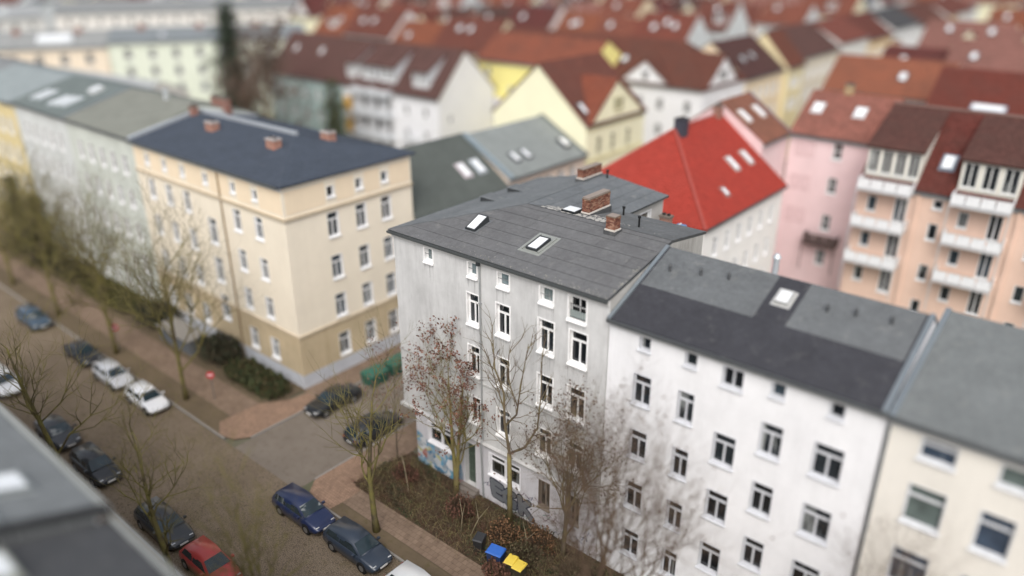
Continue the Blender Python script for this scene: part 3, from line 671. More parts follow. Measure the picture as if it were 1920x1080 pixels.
An = house('rear_annex', 'low rear annex with brick chimney and blue tank behind the grey roof', (10.75, 13.3), (13.0, 13.3), 1.5, 15.35, 15.5, .75, plaster('#c9c7c2', .3), felt('#6f7274'), None, (), ou=.05)
chimney(An, .45, .7, .7, .5, .95, brickmap('#8a5040'), 2)
g = MB(); g.box(1.25, 1.85, .5, 1.0, 15.6, 16.15); g.build('tank', plain('#4a7fae', .5), An.root); g = MB(); g.tube([(1.0, .4, 15.7), (1.6, .7, 16.3)], .04, 6); g.build('overflow_pipe', plain('#d8d8d2', .5), An.root)
# cream house at the right edge
fw = [(1.3, 2.65, 14.3, 15.3, 'U'), (4.05, 5.2, 14.35, 15.3, 'S')] + [(1.25, 2.7, z, z + 1.9, 'U') for z in (11.15, 7.9, 4.6, 1.4)] + [(3.85, 5.1, z, z + 1.9, 'U') for z in (11.15, 7.9, 4.6, 1.4)]
Hc = house('town_house', 'cream house with plain grey roof and wide windows, cut off by the right edge', (29.42, 0), (38, 0), 12, 15.8, 17.7, 7, plaster('#e3dfd6', .2), felt('#74797a'), 13.2, fw, fm='#cfd2d6', ou=0, ov=.25, gl=['#4d5856', '#2f3b4a', '#5f6a66'])
rake(Hc, .12, .24); g = MB(); g.tube([(.1, -.1, .1), (.1, -.1, 15.4)], .06, 8); g.build('drainpipe', plain('#8b9196', .5, .4), Hc.root)
# cream corner house across the side street
fx = [19.0, 16.0, 5.4, 2.4]
fw = [(c - .55, c + .55, z, z + 1.85, 'T') for z in (12.05, 8.65, 5.3, 1.6) for c in (fx[0], fx[1], 8.4, 5.4, 2.4)] + [(11.35, 12.6, z, z + 2.3, 'T') for z in (10.0, 6.5, 3.0)]
fw += [(c - .35, c + .35, 15.2, 16.1, 'S') for c in (19.0, 16.0, 12.0, 8.4, 5.4, 2.4)]
rw = [(c - .55, c + .55, z, z + 2.0, 'T') for z in (12.0, 8.45, 5.1, 1.55) for c in (4.3, 7.1, 9.75)] + [(c - .35, c + .35, 15.2, 16.1, 'S') for c in (4.3, 7.1, 9.75)]
Hl = house('corner_house', 'cream and orange corner house with dark blue hipped roof across the side street', (-35.4, .7), (-12.8, .7), 12.7, 17.0, 18.35, 6.5, plaster('#e9dfcb', .14, '#a89576'), felt('#454d59', -.15), 17.0, fw, (), rw, hip=(0, 7), ou=0, ov=.35)
LL = Hl.L
def clad(name, mat, fn, u0, u1, z0, z1, holes, t=.03):
    mb = MB(); wallgrid(mb, fn, u0, u1, z0, z1, holes); return mb.build(name, mat, Hl.root)
OR = plaster('#e9d6b8', .1); TAN = plaster('#cab896', .8, '#937a55'); PL = plaster('#c5cad3', .6, '#6d7585')
hf = [x[:4] for x in fw]; hr = [x[:4] for x in rw]
grow = lambda hs, k=.06: [(a - k, b + k, c - k, e + k) for a, b, c, e in hs]
prev = 0.15
for c in (2.4, 5.4, 8.4, 12.0, 16.0, 19.0, 22.45):
    a, b2 = prev, c - .55 if c < 22 else 22.45; clad('frieze_panel', OR, lambda u, z: (u, -.025, z), a, b2, 14.75, 16.5, []); prev = c + .55
prev = .2
for c in (4.3, 7.1, 9.75, 12.5):
    b2 = c - .55 if c < 12 else 12.5; clad('frieze_panel', OR, lambda u, z: (LL + .025, u, z), prev, b2, 14.75, 16.5, []); prev = c + .55
clad('base_render', TAN, lambda u, z: (u, -.03, z), 0, LL + .03, 1.2, 4.6, grow(hf)); clad('base_render', TAN, lambda u, z: (LL + .03, u, z), -.03, 12.7, 1.2, 4.6, grow(hr))
clad('plinth', PL, lambda u, z: (u, -.06, z), 0, LL + .06, 0, 1.25, []); clad('plinth', PL, lambda u, z: (LL + .06, u, z), -.06, 12.7, 0, 1.25, [])
for z, hgt, pr in ((14.3, .22, .16), (4.6, .18, .12)):
    g = MB(); g.box(-.0, LL + pr, -pr, -.004, z, z + hgt); g.box(LL + .004, LL + pr, -.0035, 12.7, z, z + hgt); g.build('string_course', plaster('#c4b49a', .3), Hl.root)
rake(Hl, .2, .5, .25, '#b3bac0')
g = MB(); g.box(.3, LL - 7.4, 6.75, 7.1, 18.3, 18.75); g.build('parapet', plain('#9aa1a8', .6), Hl.root)
for u, v in ((6.4, 4.4), (15.9, 4.2), (17.2, 8.6)): chimney(Hl, u, v, 1.1, .75, .75, brickmap('#a5634d'), 2, '#a8a09c')
chimney(Hl, .6, 6.0, .6, .6, .9, brickmap('#8d4a38'), 1)
g = MB(); g.tube([(14.05, -.1, .1), (14.05, -.1, 16.6)], .07, 8); g.build('drainpipe', plain('#a08a6a', .5, .3), Hl.root)
# terrace going left along the main street
def rowwin(L, zs, n, w=1.05, h=1.8, typ='T', m=1.2):
    return [(m + (L - 2 * m) * (k + .5) / n - w / 2, m + (L - 2 * m) * (k + .5) / n + w / 2, z, z + h, typ) for z in zs for k in range(n)]
H2 = house('terrace_house', 'pale green-white terrace house with olive grey roof, left of the blue-roofed corner house', (-49.5, .8), (-35.44, .8), 12, 17.1, 19.0, 7, plaster('#ccd2cb', .55, '#7e8a78'), felt('#7f827a'), 17.6, rowwin(14.06, (13.4, 10.1, 6.8, 3.5, .9), 5), ou=0)
rake(H2, .1, .3); chimney(H2, 13.4, 9.5, 2.6, .6, 1.0, brickmap('#7d3b2e'), 4); g = MB(); g.tube([(0, 0, -.2), (0, 0, 1.0)], .3, 10); o = g.build('flue', plain('#ccd3d8', .3, .5), H2.root); o.location = (8.5, 6.6, 19)
H3 = house('terrace_house', 'white terrace house with grey-green roof and pairs of skylights, further left', (-63.0, .8), (-49.54, .8), 12, 17.1, 19.0, 7, plaster('#d0d4d4', .5, '#7f8a84'), felt('#727d7c'), 17.6, rowwin(13.46, (13.4, 10.1, 6.8, 3.5, .9), 5), ou=0)
for u, v in ((2.6, 2.2), (3.8, 2.4), (7.6, 2.0), (8.8, 2.2), (10.0, 2.4)): skylight(H3, u, v, .9, 2.2, .15, '#aeb6b9')
skylight(H3, 9.6, 5.2, 1.3, 1.3, .3, '#c9cccc')
H4 = house('terrace_house', 'pale yellow terrace house at the left edge of the picture', (-80, .8), (-63.04, .8), 12, 16.9, 18.8, 7, plaster('#dccb97', .4), felt('#8a9496'), 17.6, rowwin(16.96, (13.2, 9.9, 6.6, 3.3), 6), ou=0)
H5 = house('terrace_house', 'white terrace house just beyond the yellow one, roof barely in view', (-100, .8), (-80.04, .8), 12, 16.9, 18.8, 7, plaster('#cfd2d2', .4), felt('#8a8e90'), 17.6, rowwin(19.9, (13.2, 9.9), 6), ou=0)
# row along the side street, behind the cream corner house
Hb1 = house('terrace_house', 'house with plain dark grey-green roof and two skylights behind the corner houses', (-12.8, 13.5), (-12.8, 26.1), 12, 11.3, 15.5, 6.1, plaster('#c9bfae', .3), felt('#585e5b', -.2), None, rowwin(12.6, (8.0, 4.7, 1.4), 4), ou=0)
skylight(Hb1, 9.0, 2.5, .9, 1.7, .15, '#c9bfc4'); skylight(Hb1, 11.0, 2.5, .9, 1.7, .15, '#b5bdc4')
Hb2 = house('terrace_house', 'house with light blue-grey metal roof beside the pale yellow gabled house', (-12.8, 26.15), (-12.8, 39.2), 12, 12.0, 15.3, 6.0, plaster('#d9c8b8', .3), felt('#89908f', -.1), None, rowwin(13.05, (9.2, 6.0, 2.6), 5), ou=0)
rake(Hb2, .2, .7, .2, '#93a3ab'); skylight(Hb2, 3.2, 1.9, .8, 1.4); skylight(Hb2, 5.0, 1.9, .8, 1.4); skylight(Hb2, 11.4, 1.8, 1.0, 1.4, .3); rake(Hb2, 12.9, .3, .15, '#6c7677')
YP = plaster('#e9e6c4', .08); RB = tiles('#7d4d42')
Hb3 = house('gabled_house', 'pale yellow gabled house with brown and orange tiled roof', (-12.8, 39.3), (-12.8, 51.3), 13.4, 15.0, 20.9, 6.7, YP, RB, None, [(u - .5, u + .5, z, z + 2.0, 'T') for z in (11.4, 7.9, 4.4) for u in (2.6, 5.4, 8.6)], ou=.2, ov=.2, fm='#d5d2b4')
cross_gable(Hb3, .4, 11.6, 19.3, YP, tiles('#94523d'), [(4.6, 5.5, .9, 2.4, 'D'), (5.7, 6.6, .9, 2.4, 'D')], fm='#cfcaa2', ua=5.4)
for z in (10.8, 14.4): g = MB(); g.box(0, 12, -.1, -.004, z, z + .25); g.build('string_course', plaster('#d9d09a', .2), Hb3.root)
skylight(Hb3, 1.2, 1.5, .8, 1.5)
BRN = tiles('#6d4f4a'); WG = plaster('#dfe0e3', .12)
Hb5a = house('terrace_house', 'pale turquoise house with brown tiled roof behind the conifer', (-86, 48.5), (-66.05, 48.5), 12, 13, 19, 5.6, plaster('#afc7c5', .45), BRN, None, rowwin(19.9, (9.6, 6.2, 2.8), 5), ou=.02)
for u in (4, 11): skylight(Hb5a, u, 3.4, .8, 1.2, .12, '#8a7c78')
Hb5b = house('terrace_house', 'white balconied house with brown roof and dormers, gable end facing the yellow house', (-66, 48.5), (-44.7, 48.5), 12, 13, 19, 5.6, WG, BRN, None, [(u - .6, u + .6, z, z + 2.1, 'D') for z in (9.6, 6.2, 2.8) for u in (2, 5, 8, 10.6)] + [(u - .5, u + .5, z, z + 1.4, 'D') for z in (9.8, 6.4) for u in (14.5, 18.5)], right=[(2.0, 2.8, 9.0, 10.2, 'S')], ou=.2)
for u, w in ((5.6, 3.6), (9.8, 3.6), (17.0, 3.2)): dormer(Hb5b, u, .7, w, 15.9, BRN, '#cdd3d8', 3, full=True)
dormer(Hb5b, 1.6, .7, 2.2, 15.9, BRN, '#d3d6d8', 2, full=True)
for z in (12.2, 9.0, 5.7): balcony(Hb5b, 3.6, 7.5, z, 1.4, pan='#cfd4da'); balcony(Hb5b, 7.8, 11.7, z, 1.4, pan='#cfd4da')
balcony(Hb5b, 14.4, 17.6, 6.2, 1.2)
for z in (9.05, 5.75): g = MB(); g.box(1.0, 2.9, -.9, -.85, z, z + 2.2); g.build('awning', plain('#d9a52e', .7), Hb5b.root)
Hb4 = house('apartment_house', 'bright yellow house with orange roof and balcony behind the white gable end', (-48.5, 61), (-28, 61), 11, 17, 20.4, 5, plaster('#e6dc83', .12), tiles('#985843'), None, [(1.7, 2.6, 14.6, 15.9, 'S'), (1.7, 2.6, 12.4, 13.6, 'S'), (6.2, 7.1, 11.6, 13.4, 'D'), (1.7, 2.6, 8.6, 10.4, 'S'), (10.5, 11.5, 13.6, 15.2, 'D')])
balcony(Hb4, 4.4, 8.6, 10.6, 1.3, pan='#d5d3e2')
# white houses and brown roofs beyond the yellow gable
BR2 = tiles('#75493d')
W1 = house('corner_house', 'white corner house with white gables and broad brown tiled roof beyond the yellow one', (-52, 66), (-12.8, 66), 13, 15.4, 20.4, 6.6, WG, BR2, None, [(39.2 - x - .5, 39.2 - x + .5, z, z + 1.7, 'D') for z in (11.9, 8.4) for x in (2.2, 6.4, 9.6, 13.0, 17, 21)], right=[(2, 3, 12, 13.6, 'D'), (4.4, 5.4, 12, 13.6, 'D'), (8, 9, 12, 13.6, 'D')], hip=(0, 6.5))
cross_gable(W1, 26.4, 34.2, 18.4, WG, BR2, [(3.4, 4.5, .5, 1.7, 'D')]); cross_gable(W1, 0, 9.6, 19.3, WG, BR2, [(3.6, 6.0, .6, 2.0, 'D')], rz=math.pi / 2, loc=(39.26, .6, 15.4), slope=.77)
skylight(W1, 25.0, 3, .9, 1.2); skylight(W1, 21.0, 4, .9, 1.2)
W3 = house('terrace_house', 'cream terrace house with dark brown roof right of the white gables', (-12.8, 79.05), (-12.8, 93), 12, 15.2, 19.8, 6, plaster('#e2cfae', .15), tiles('#5f4240'), None, rowwin(13.95, (11.8, 8.4), 5), ou=.05)
skylight(W3, 4, 2.6, .8, 1.2); skylight(W3, 7.6, 2.8, .8, 1.2)
W4 = house('gabled_house', 'pale yellow gabled house standing forward in the row beyond the brown roof', (-12.2, 93.1), (-12.2, 100), 9, 15.4, 20.2, 4.5, plaster('#e0d3a5', .12), tiles('#7b4a3c'), None, rowwin(6.9, (12, 8.6), 3))
Wn = [(100.1, 118, '#d5cdbc', '#6a4c47'), (118.1, 134, '#d9d9d6', '#8a4e42'), (134.1, 150, '#dcbf8d', '#75433a'), (150.1, 170, '#d6d7d6', '#55585c'), (170.1, 195, '#d9dad8', '#70483f'), (195.1, 225, '#d0cfcb', '#7d4a40')]
for k, (a, b2, wc, rc) in enumerate(Wn):
    wd = ['beige', 'white', 'ochre', 'bright white', 'chalk white', 'greyish white'][k]
    house('terrace_house', f'{wd} terrace house far down the side street, number {k + 1} past the yellow gable', (-12.8, a), (-12.8, b2), 12, 16 + (k % 2) * .8, 20, 6, plaster(wc, .15), tiles(rc), None, rowwin(b2 - a, (12.4, 9.0), 6), detail=0, ou=.02, group='terrace houses far down the side street')
# courtyard buildings on the right
RED = tiles('#bb4133', .2, 1.0, .12)
r1 = house('courtyard_house', 'white courtyard house with bright red hipped roof behind the grey house', (9.2, 24.1), (9.2, 40), 14, 12.5, 18, 7, plaster('#ecebe8', .2), RED, None, rowwin(15.9, (9.4, 6.2, 3.0), 6, .9, 1.7), left=[(2, 3, 9.4, 11, 'T'), (5, 6, 9.4, 11, 'T')], hip=(7, 0), ou=.15)
skylight(r1, 10.7, 3.0, .8, 1.5, .12, '#b5a9a4'); skylight(r1, 13.6, 3.0, .8, 1.5, .12, '#b5a9a4'); skylight(r1, 6.2, 1.4, .7, .9, .1, '#9b6a64')
for P in ([(6.9, 7, 18.2), (16, 7, 18.2)], [(-.3, -.3, 12.45), (6.9, 7, 18.2)], [(-.3, 14.3, 12.45), (6.9, 7, 18.2)]):
    g = MB(); n = 24
    for k in range(n):
        a_, b_ = Vector(P[0]).lerp(Vector(P[1]), k / n), Vector(P[0]).lerp(Vector(P[1]), (k + .96) / n); g.tube([a_, b_], [.15, .12], 7)
    g.build('ridge_tiles', plain('#a5453a', .85), r1.root)
chimney(r1, 7.3, 6.6, 1.0, .9, 1.3, plain('#3b3d4a', .7), 2, '#33343c'); chimney(r1, 14.9, 6.9, .9, .6, 1.1)
for x, y, z in ((-1.0, 27.0, 14.8), (4.9, 26.0, 14.0)): pass
PK = plaster('#e3c9cb', .25, '#b07a70')
r2b = house('courtyard_wing', 'pink courtyard wing with faded salmon roof and two skylights', (6.75, 46.5), (15.2, 46.5), 10, 16, 19.3, 5, PK, tiles('#a3685a'), None, [(4.35, 5.25, z, z + 1.6, 'X') for z in (13.9, 10.5, 6.7, 3.0)], ou=.1)
skylight(r2b, 1.3, 2.9, .9, 1.3, .14, '#d5d8da'); skylight(r2b, 5.4, 2.9, .9, 1.3, .14, '#d5d8da'); chimney(r2b, 3.4, 5, .8, .5, .9, brickmap('#a58a55'))
for z in (13.8, 10.4, 7.0):
    for u in (.7, 1.75): g = MB(); [g.box(*q) for q in ((u, u + .06, -.03, -.004, z, z + 1.4), (u + .74, u + .8, -.03, -.004, z, z + 1.4), (u + .06, u + .74, -.03, -.004, z + 1.34, z + 1.4), (u + .06, u + .74, -.03, -.004, z, z + .06), (u + .37, u + .43, -.03, -.004, z + .06, z + 1.34))]; g.build('blind_window', plain('#b78f92', .8), r2b.root)
balcony(r2b, 3.2, 6.4, 5.5, 1.2, pan='#5a4a48', base='#4a3d3a')
r2a = house('courtyard_wing', 'pink courtyard wing with brown-red roof, side on behind the bright red roof', (6.6, 40.1), (6.6, 46.45), 9, 16, 19.2, 4.6, PK, tiles('#9b6652'), None, [(2, 3.2, 11.4, 13.0, 'D')], ou=.05)
skylight(r2a, 1.2, 2.6, .8, 1.5, .13, '#cfc9c4'); skylight(r2a, 4.4, 2.6, .8, 1.5, .13, '#cfc9c4'); rake(r2a, 6.2, .3, .1, '#8f7f86')
SA = plaster('#dfc0ad', .25, '#9a6a55'); DR = tiles('#6f3a33'); DBR = tiles('#66453f')
r3w = []
for s in (0.0, 7.4, 14.8):
    for z in (10.4, 7.0, 3.6): r3w += [(s + .9, s + 1.7, z + .6, z + 2.0, 'S'), (s + 3.2, s + 4.2, z, z + 2.2, 'D')]
    r3w += [(s + 6.2, s + 7.0, z, z + hh, 'S') for z, hh in ((12.2, .8), (9.4, 1.5), (5.6, 1.5), (2.2, 1.5))]
r3 = house('balcony_house', 'salmon pink house with dark red roof and stacked white balconies at the right edge', (15.3, 42), (37.6, 42), 13, 13.7, 19.4, 6.5, SA, DR, None, r3w, ou=.1)
for s in (2.4, 9.9, 17.3):
    dormer(r3, s, .25, 4.4, 16.5, DBR, '#d5d3c8', 4 if s < 3 else 3, fm='#d0d2cf', full=True)
    for z in (13.3, 9.9, 6.5): balcony(r3, s - 2.2, s + 2.2, z, 1.6, pan='#e0e3e6')
    for z in (10.05, 6.65): g = MB(); g.box(s - 2.2, s + 2.2, -.03, -.004, z - .0, z + 0.34); g.build('orange_panel', plaster('#d99a63', .2), r3.root)
skylight(r3, 6.3, 2.2, 1.0, 1.5, .14, '#7d8a99'); skylight(r3, 13.7, 2.2, 1.0, 1.5, .14, '#7d8a99'); ridgecap(r3, '#6d5048')
for u in (6.0, 13.6): g = MB(); g.box(u - 1.0 - .12, u - 1.0 + .12, -.2, -.004, 0, 13.3); g.build('pier', SA, r3.root)
r4 = house('tiled_house', 'house with bright orange tiled roof and one skylight behind the pink wing', (-3, 82.5), (12.5, 82.5), 10, 14.5, 18.6, 5.2, plaster('#d8d0bf', .2), tiles('#a06148', .15), None, rowwin(15.5, (11,), 5), detail=0)
skylight(r4, 9.6, 2.6, 1.0, 1.4)
r5 = house('tiled_house', 'house with long dark red roof and flat skylight behind the balcony house', (12.6, 72), (40, 72), 12, 14.5, 19.3, 6, plaster('#c9b5a5', .2), tiles('#7b4036', .2), None, [], detail=0)
skylight(r5, 6.5, 1.4, 3.4, .9, .2, '#8f9cab'); skylight(r5, 15, 3.6, .9, 1.3); skylight(r5, 19, 3.6, .9, 1.3)
# near roofs at the lower left, on this side of the street
N1 = house('near_house', 'grey felt roof with two long skylights in the lower left corner', (11.6, -23.35), (-26, -23.35), 13, 16, 18.3, 6.5, plaster('#6b6d6e', .2), felt('#7c8183'), None, rowwin(37, (12.4, 9, 5.6, 2.2), 9), detail=0, ou=0, ov=.35)
N2 = house('near_house', 'dark felt roof with one skylight at the bottom edge, lower left', (30, -23.35), (11.7, -23.35), 13, 15.7, 17.9, 6.5, plaster('#6b6d6e', .2), felt('#56585b'), None, rowwin(18, (12.4, 9, 5.6, 2.2), 5), detail=0, ou=0, ov=.35)
for H_, L_ in ((N1, N1.L), (N2, N2.L)):
    g = MB(); g.box(0, L_, -.52, -.36, H_.ze - .3, H_.ze + .12); g.build('eaves_flashing', plain('#a3a7a3', .5, .3), H_.root)
skylight(N1, 2.9, 2.0, 1.3, 2.2, .2, '#9aa0a0'); skylight(N1, .9, 3.2, 1.0, 1.6, .2, '#9aa0a0'); skylight(N2, 17.0, 3.6, 1.4, 1.7, .25, '#a3a79a'); skylight(N1, 8, 2.0, 1.3, 2.2, .2, '#9aa0a0')
g = MB(); g.slab([(-.12, -.4, 16.05), (.06, -.4, 16.05), (.06, 6.5, 18.5), (-.12, 6.5, 18.5)], (0, 0, .3)); g.build('fire_wall', plain('#2f3032', .8), N1.root)

# ---------------------------------------------------------------- the town behind
FH = Vector((-math.sin(AZ), math.cos(AZ), 0)); CR = Vector((math.cos(AZ), math.sin(AZ), 0))
CF = FH * math.cos(TH) + Vector((0, 0, -math.sin(TH))); CU = FH * math.sin(TH) + Vector((0, 0, math.cos(TH)))
def seen(x, y, z, m=120):
    v = Vector((x, y, z)) - CAM; dd = v.dot(CF)
    if dd < 5: return False
    px = 960 + 1450 * v.dot(CR) / dd; py = 540 - 1450 * v.dot(CU) / dd
    return -m < px < 1920 + m and -70 < py < 1150
fr = random.Random(21)
HL1 = house('apartment_house', 'cream apartment house with grey roof in front of the pale green one, upper left', (-146, 12), (-128, 40), 12, 14.6, 17.2, 6, plaster('#e2d3bd', .15), felt('#9a9d9d'), None, rowwin(33.3, (11.4, 8.0, 4.6), 7, 1.4, 2.0), detail=0)
HL2 = house('apartment_house', 'pale green apartment house with blue-grey roof left of the tall conifer', (-127.9, 40.2), (-107, 72), 12, 15.2, 17.4, 6, plaster('#d5dccb', .15), felt('#858d92'), None, rowwin(38, (12, 8.6, 5.2), 8, 1.3, 2.0), detail=0)
for H_ in (HL1, HL2):
    for u in (6, 17, 28): chimney(H_, u, 5, 1.2, .7, 1.0, brickmap('#8f4a3e'))
skylight(HL1, 24, 2.5, 6, 2.2, .5, '#dfe3e6'); skylight(HL1, 12, 2.0, 1.2, 1.4); skylight(HL2, 10, 2.2, 1.2, 1.4)
HL3 = house('apartment_house', 'long white apartment block with grey roof, top left behind the conifer', (-203, 60), (-160, 138), 13, 15.5, 18.4, 6.5, plaster('#dcd9d4', .1), felt('#8d9193'), None, rowwin(89, (12.4, 9, 5.6), 22, 1.3, 1.8), detail=0)
HL4 = house('apartment_house', 'white apartment block with light grey roof at the far upper left', (-215, 0), (-204, 58), 13, 15, 18, 6.5, plaster('#d5d5d2', .1), felt('#9b9fa1'), None, rowwin(59, (12, 8.6), 14, 1.3, 1.8), detail=0)
for u in range(5, 55, 9): skylight(HL4, u, 3, 1.4, 1.8, .2, '#c0c5c8')
yard1 = house('courtyard_house', 'low white courtyard building with pale grey roof behind the terrace, upper left', (-112, 20), (-84, 24), 9, 11.5, 13.6, 4.5, plaster('#d8d4cd', .2), felt('#a5a9aa'), None, rowwin(28, (8.2,), 7), detail=0)
yard2 = house('courtyard_house', 'flat courtyard house with cream gable and grey roof near the left edge', (-150, -6), (-118, 6), 10, 13, 15, 5, plaster('#d9cdb9', .2), felt('#a0a4a4'), None, rowwin(33, (9.4,), 7), detail=0)
ORD = ['first', 'second', 'third', 'fourth', 'fifth', 'sixth', 'seventh', 'eighth', 'ninth', 'tenth', 'eleventh', 'twelfth', 'thirteenth', 'fourteenth', 'fifteenth', 'sixteenth', 'seventeenth', 'eighteenth', 'nineteenth', 'twentieth', 'twenty-first', 'twenty-second', 'twenty-third', 'twenty-fourth', 'twenty-fifth']
RC = [('red-brown', '#7d4a3f'), ('orange', '#97583f'), ('dark brown', '#5f4641'), ('brick red', '#8a4c3e'), ('salmon', '#9a6a60'), ('maroon', '#6e3d3a'), ('rust', '#8f5443'), ('slate grey', '#5d6166')]
GC = [('light grey', '#9a9d9f'), ('slate grey', '#6f7579'), ('brownish grey', '#7d746c'), ('red-brown', '#7d4f44')]
WC = ['#d8d3c8', '#d9cba8', '#d5d6d5', '#d9bfa8', '#dcd8b8', '#c9cfd0']
TAKEN = [(-90, -42, 44, 62), (-50, -26, 40, 75), (-54, -8, 62, 82), (-30, -2.6, 0, 230), (-10, 45, 20, 97), (-215, -100, 0, 72), (-216, -158, 0, 140), (-165, -128, 72, 100)]
def free(x0, x1, y0, y1): return not any(x0 < b and x1 > a and y0 < d and y1 > c for a, b, c, d in TAKEN)
def fillrow(tag_, rowname, xs, xe, y, depth, ze, cols, wcols, gname, lens=(9.5, 14.5), near=True):
    x = xs; n = 0
    while x < xe - 6:
        L_ = min(fr.uniform(*lens), xe - x); x2 = x + L_; yy = y + fr.uniform(-1.2, 1.2); zz = ze + fr.uniform(-1.3, 1.3)
        if not free(x, x2, y - 2, y + depth) or not (seen(x2, y, 17) or seen(x, y, 17)): x = x2; continue
        cn, cc = fr.choice(cols); n += 1; tl = 'grey' not in cn; rise = fr.uniform(4.2, 5.6) if tl else fr.uniform(1.8, 3)
        o = ORD[n - 1] if n <= len(ORD) else str(n) + 'th'; dist = (Vector((x, y, 0)) - CAM).length
        H_ = house('town_house', f'{cn}-roofed house, {o} from the left in the {rowname}', (x + .02, yy), (x2 - .02, yy), depth, zz, zz + rise, depth / 2, plaster(fr.choice(wcols), .15), tiles(cc) if tl else felt(cc), None, rowwin(L_ - .04, (zz - 3.2,) if dist > 150 else (zz - 3.2, zz - 6.4), max(3, int(L_ / 3))) if dist < 230 else [], detail=0, ou=.03, group=gname)
        for k in range(fr.randint(1, 3)):
            if fr.random() < .3 and tl: dormer(H_, fr.uniform(2.2, L_ - 2.2) if k == 0 else 2.0, 1.2, 2.0, zz + 2.9, tiles(cc), '#d3d5d6', 2) if k == 0 else None
            else: skylight(H_, 2.5 + (L_ - 5) * (k + .5) / 3 + fr.uniform(-.5, .5), depth / 2 - fr.uniform(1.4, 3), .95, 1.4)
        if tl and fr.random() < .42 and L_ > 8:
            gw_ = fr.uniform(4.5, 6.5); gu = fr.uniform(.8, L_ - gw_ - .8); cross_gable(H_, gu, gu + gw_, zz + min(rise - .4, gw_ * .62), plaster(fr.choice(['#e2e2e0', '#dcd3b4', '#d9d9d8', '#e0dcc0']), .1), tiles(cc), [(gw_ / 2 - .5, gw_ / 2 + .5, .4, 1.7, 'D')])
        chimney(H_, fr.uniform(1, L_ - 1), depth / 2 + .6, 1.2, .6, 1.2, brickmap(fr.choice(['#8d4a38', '#a5735a', '#b39a72'])))
        x = x2
fillrow('a', 'long terrace right behind the bright yellow house', -112, -33, 77, 11, 15, [RC[1], RC[3], RC[6], RC[1], RC[0]], WC, 'houses of the orange terrace')
rows = [(104, 'terrace behind the orange one', -158, -26), (130, 'third terrace back from the yellow house', -158, -26), (156, 'fourth terrace back from the yellow house', -250, -26), (184, 'fifth terrace back from the yellow house', -260, -26), (214, 'sixth terrace back near the top edge', -290, -26), (250, 'hazy terrace along the top edge', -330, -26), (290, 'farthest terrace on the top edge', -360, -26)]
for k, (y, nm, a, b2) in enumerate(rows): fillrow('b%d' % k, nm, a, b2, y, 11.5, 15 + (k % 2), RC, WC, 'houses of the ' + nm)
for k, (y, nm, a, b2) in enumerate([(100, 'terrace behind the right-hand orange roof', -2, 62), (124, 'second terrace back on the right', -2, 66), (150, 'third terrace back on the right', -2, 70), (180, 'fourth terrace back on the right', -2, 80), (215, 'fifth terrace back on the right', -2, 85), (255, 'sixth terrace back at the top right', -30, 90), (300, 'farthest terrace at the top right', -40, 95)]):
    fillrow('r%d' % k, nm, a, b2, y, 12, 14.5 + (k % 2), RC, WC, 'houses of the ' + nm)
TAKEN = TAKEN[:6]
for k, (y, nm) in enumerate([(2, 'pale row beyond the white blocks'), (32, 'second pale row beyond the white blocks'), (62, 'third pale row beyond the white blocks'), (92, 'fourth pale row beyond the white blocks'), (122, 'fifth pale row beyond the white blocks')]):
    fillrow('l%d' % k, nm, -360, -222, y, 12, 15, GC, WC, 'houses of the ' + nm, (16, 26))

# ---------------------------------------------------------------- trees
def rvec(rn, s): return Vector((rn.gauss(0, s), rn.gauss(0, s), rn.gauss(0, s)))
def grow_branch(mb, tips, rn, p, d, ln, r, lev, maxlev, kids, up=.12, wob=.18, seg=(8, 6, 5, 4, 3), shrink=.62, ang=.7):
    n = 5 if lev < 2 else 4 if lev < maxlev else 3; pts = [p.copy()]; rad = [r]; dd = d.normalized(); q = p.copy(); nodes = []
    for k in range(n):
        dd = (dd + rvec(rn, wob) + Vector((0, 0, up))).normalized(); q = q + dd * (ln / n); pts.append(q.copy()); rad.append(max(.004, r * (1 - .72 * (k + 1) / n))); nodes.append((q.copy(), dd.copy(), rad[-1]))
    mb.tube(pts, rad, seg[min(lev, len(seg) - 1)], 0, False)
    if lev >= maxlev: tips += [x[0] for x in nodes]; return
    kk = kids[min(lev, len(kids) - 1)]
    for k in range(kk):
        i = min(n - 1, int(n * (.25 + .75 * (k + rn.random()) / kk))); b, bd, br = nodes[i]
        side = rvec(rn, 1); side = (side - bd * side.dot(bd)).normalized(); a = ang * rn.uniform(.6, 1.25)
        grow_branch(mb, tips, rn, b, bd * math.cos(a) + side * math.sin(a), ln * shrink * rn.uniform(.7, 1.2), max(.006, min(br, r * .6)), lev + 1, maxlev, kids, up, wob, seg, shrink, ang)
def leaves(rn, tips, n, size, mats, name, root, spread=.25, droop=0, part=1.0):
    mb = MB()
    if part < 1: tips = rn.sample(tips, int(len(tips) * part))
    for k in range(n):
        p = rn.choice(tips) + rvec(rn, spread); a = rvec(rn, 1).normalized(); b = a.orthogonal().normalized(); s = size * rn.uniform(.6, 1.4)
        if droop: a = (a * .5 + Vector((0, 0, -1))).normalized(); b = a.orthogonal().normalized()
        mb.face([p - a * s, p + b * s * .55, p + a * s, p - b * s * .55], rn.randrange(len(mats)))
    return mb.build(name, mats, root)
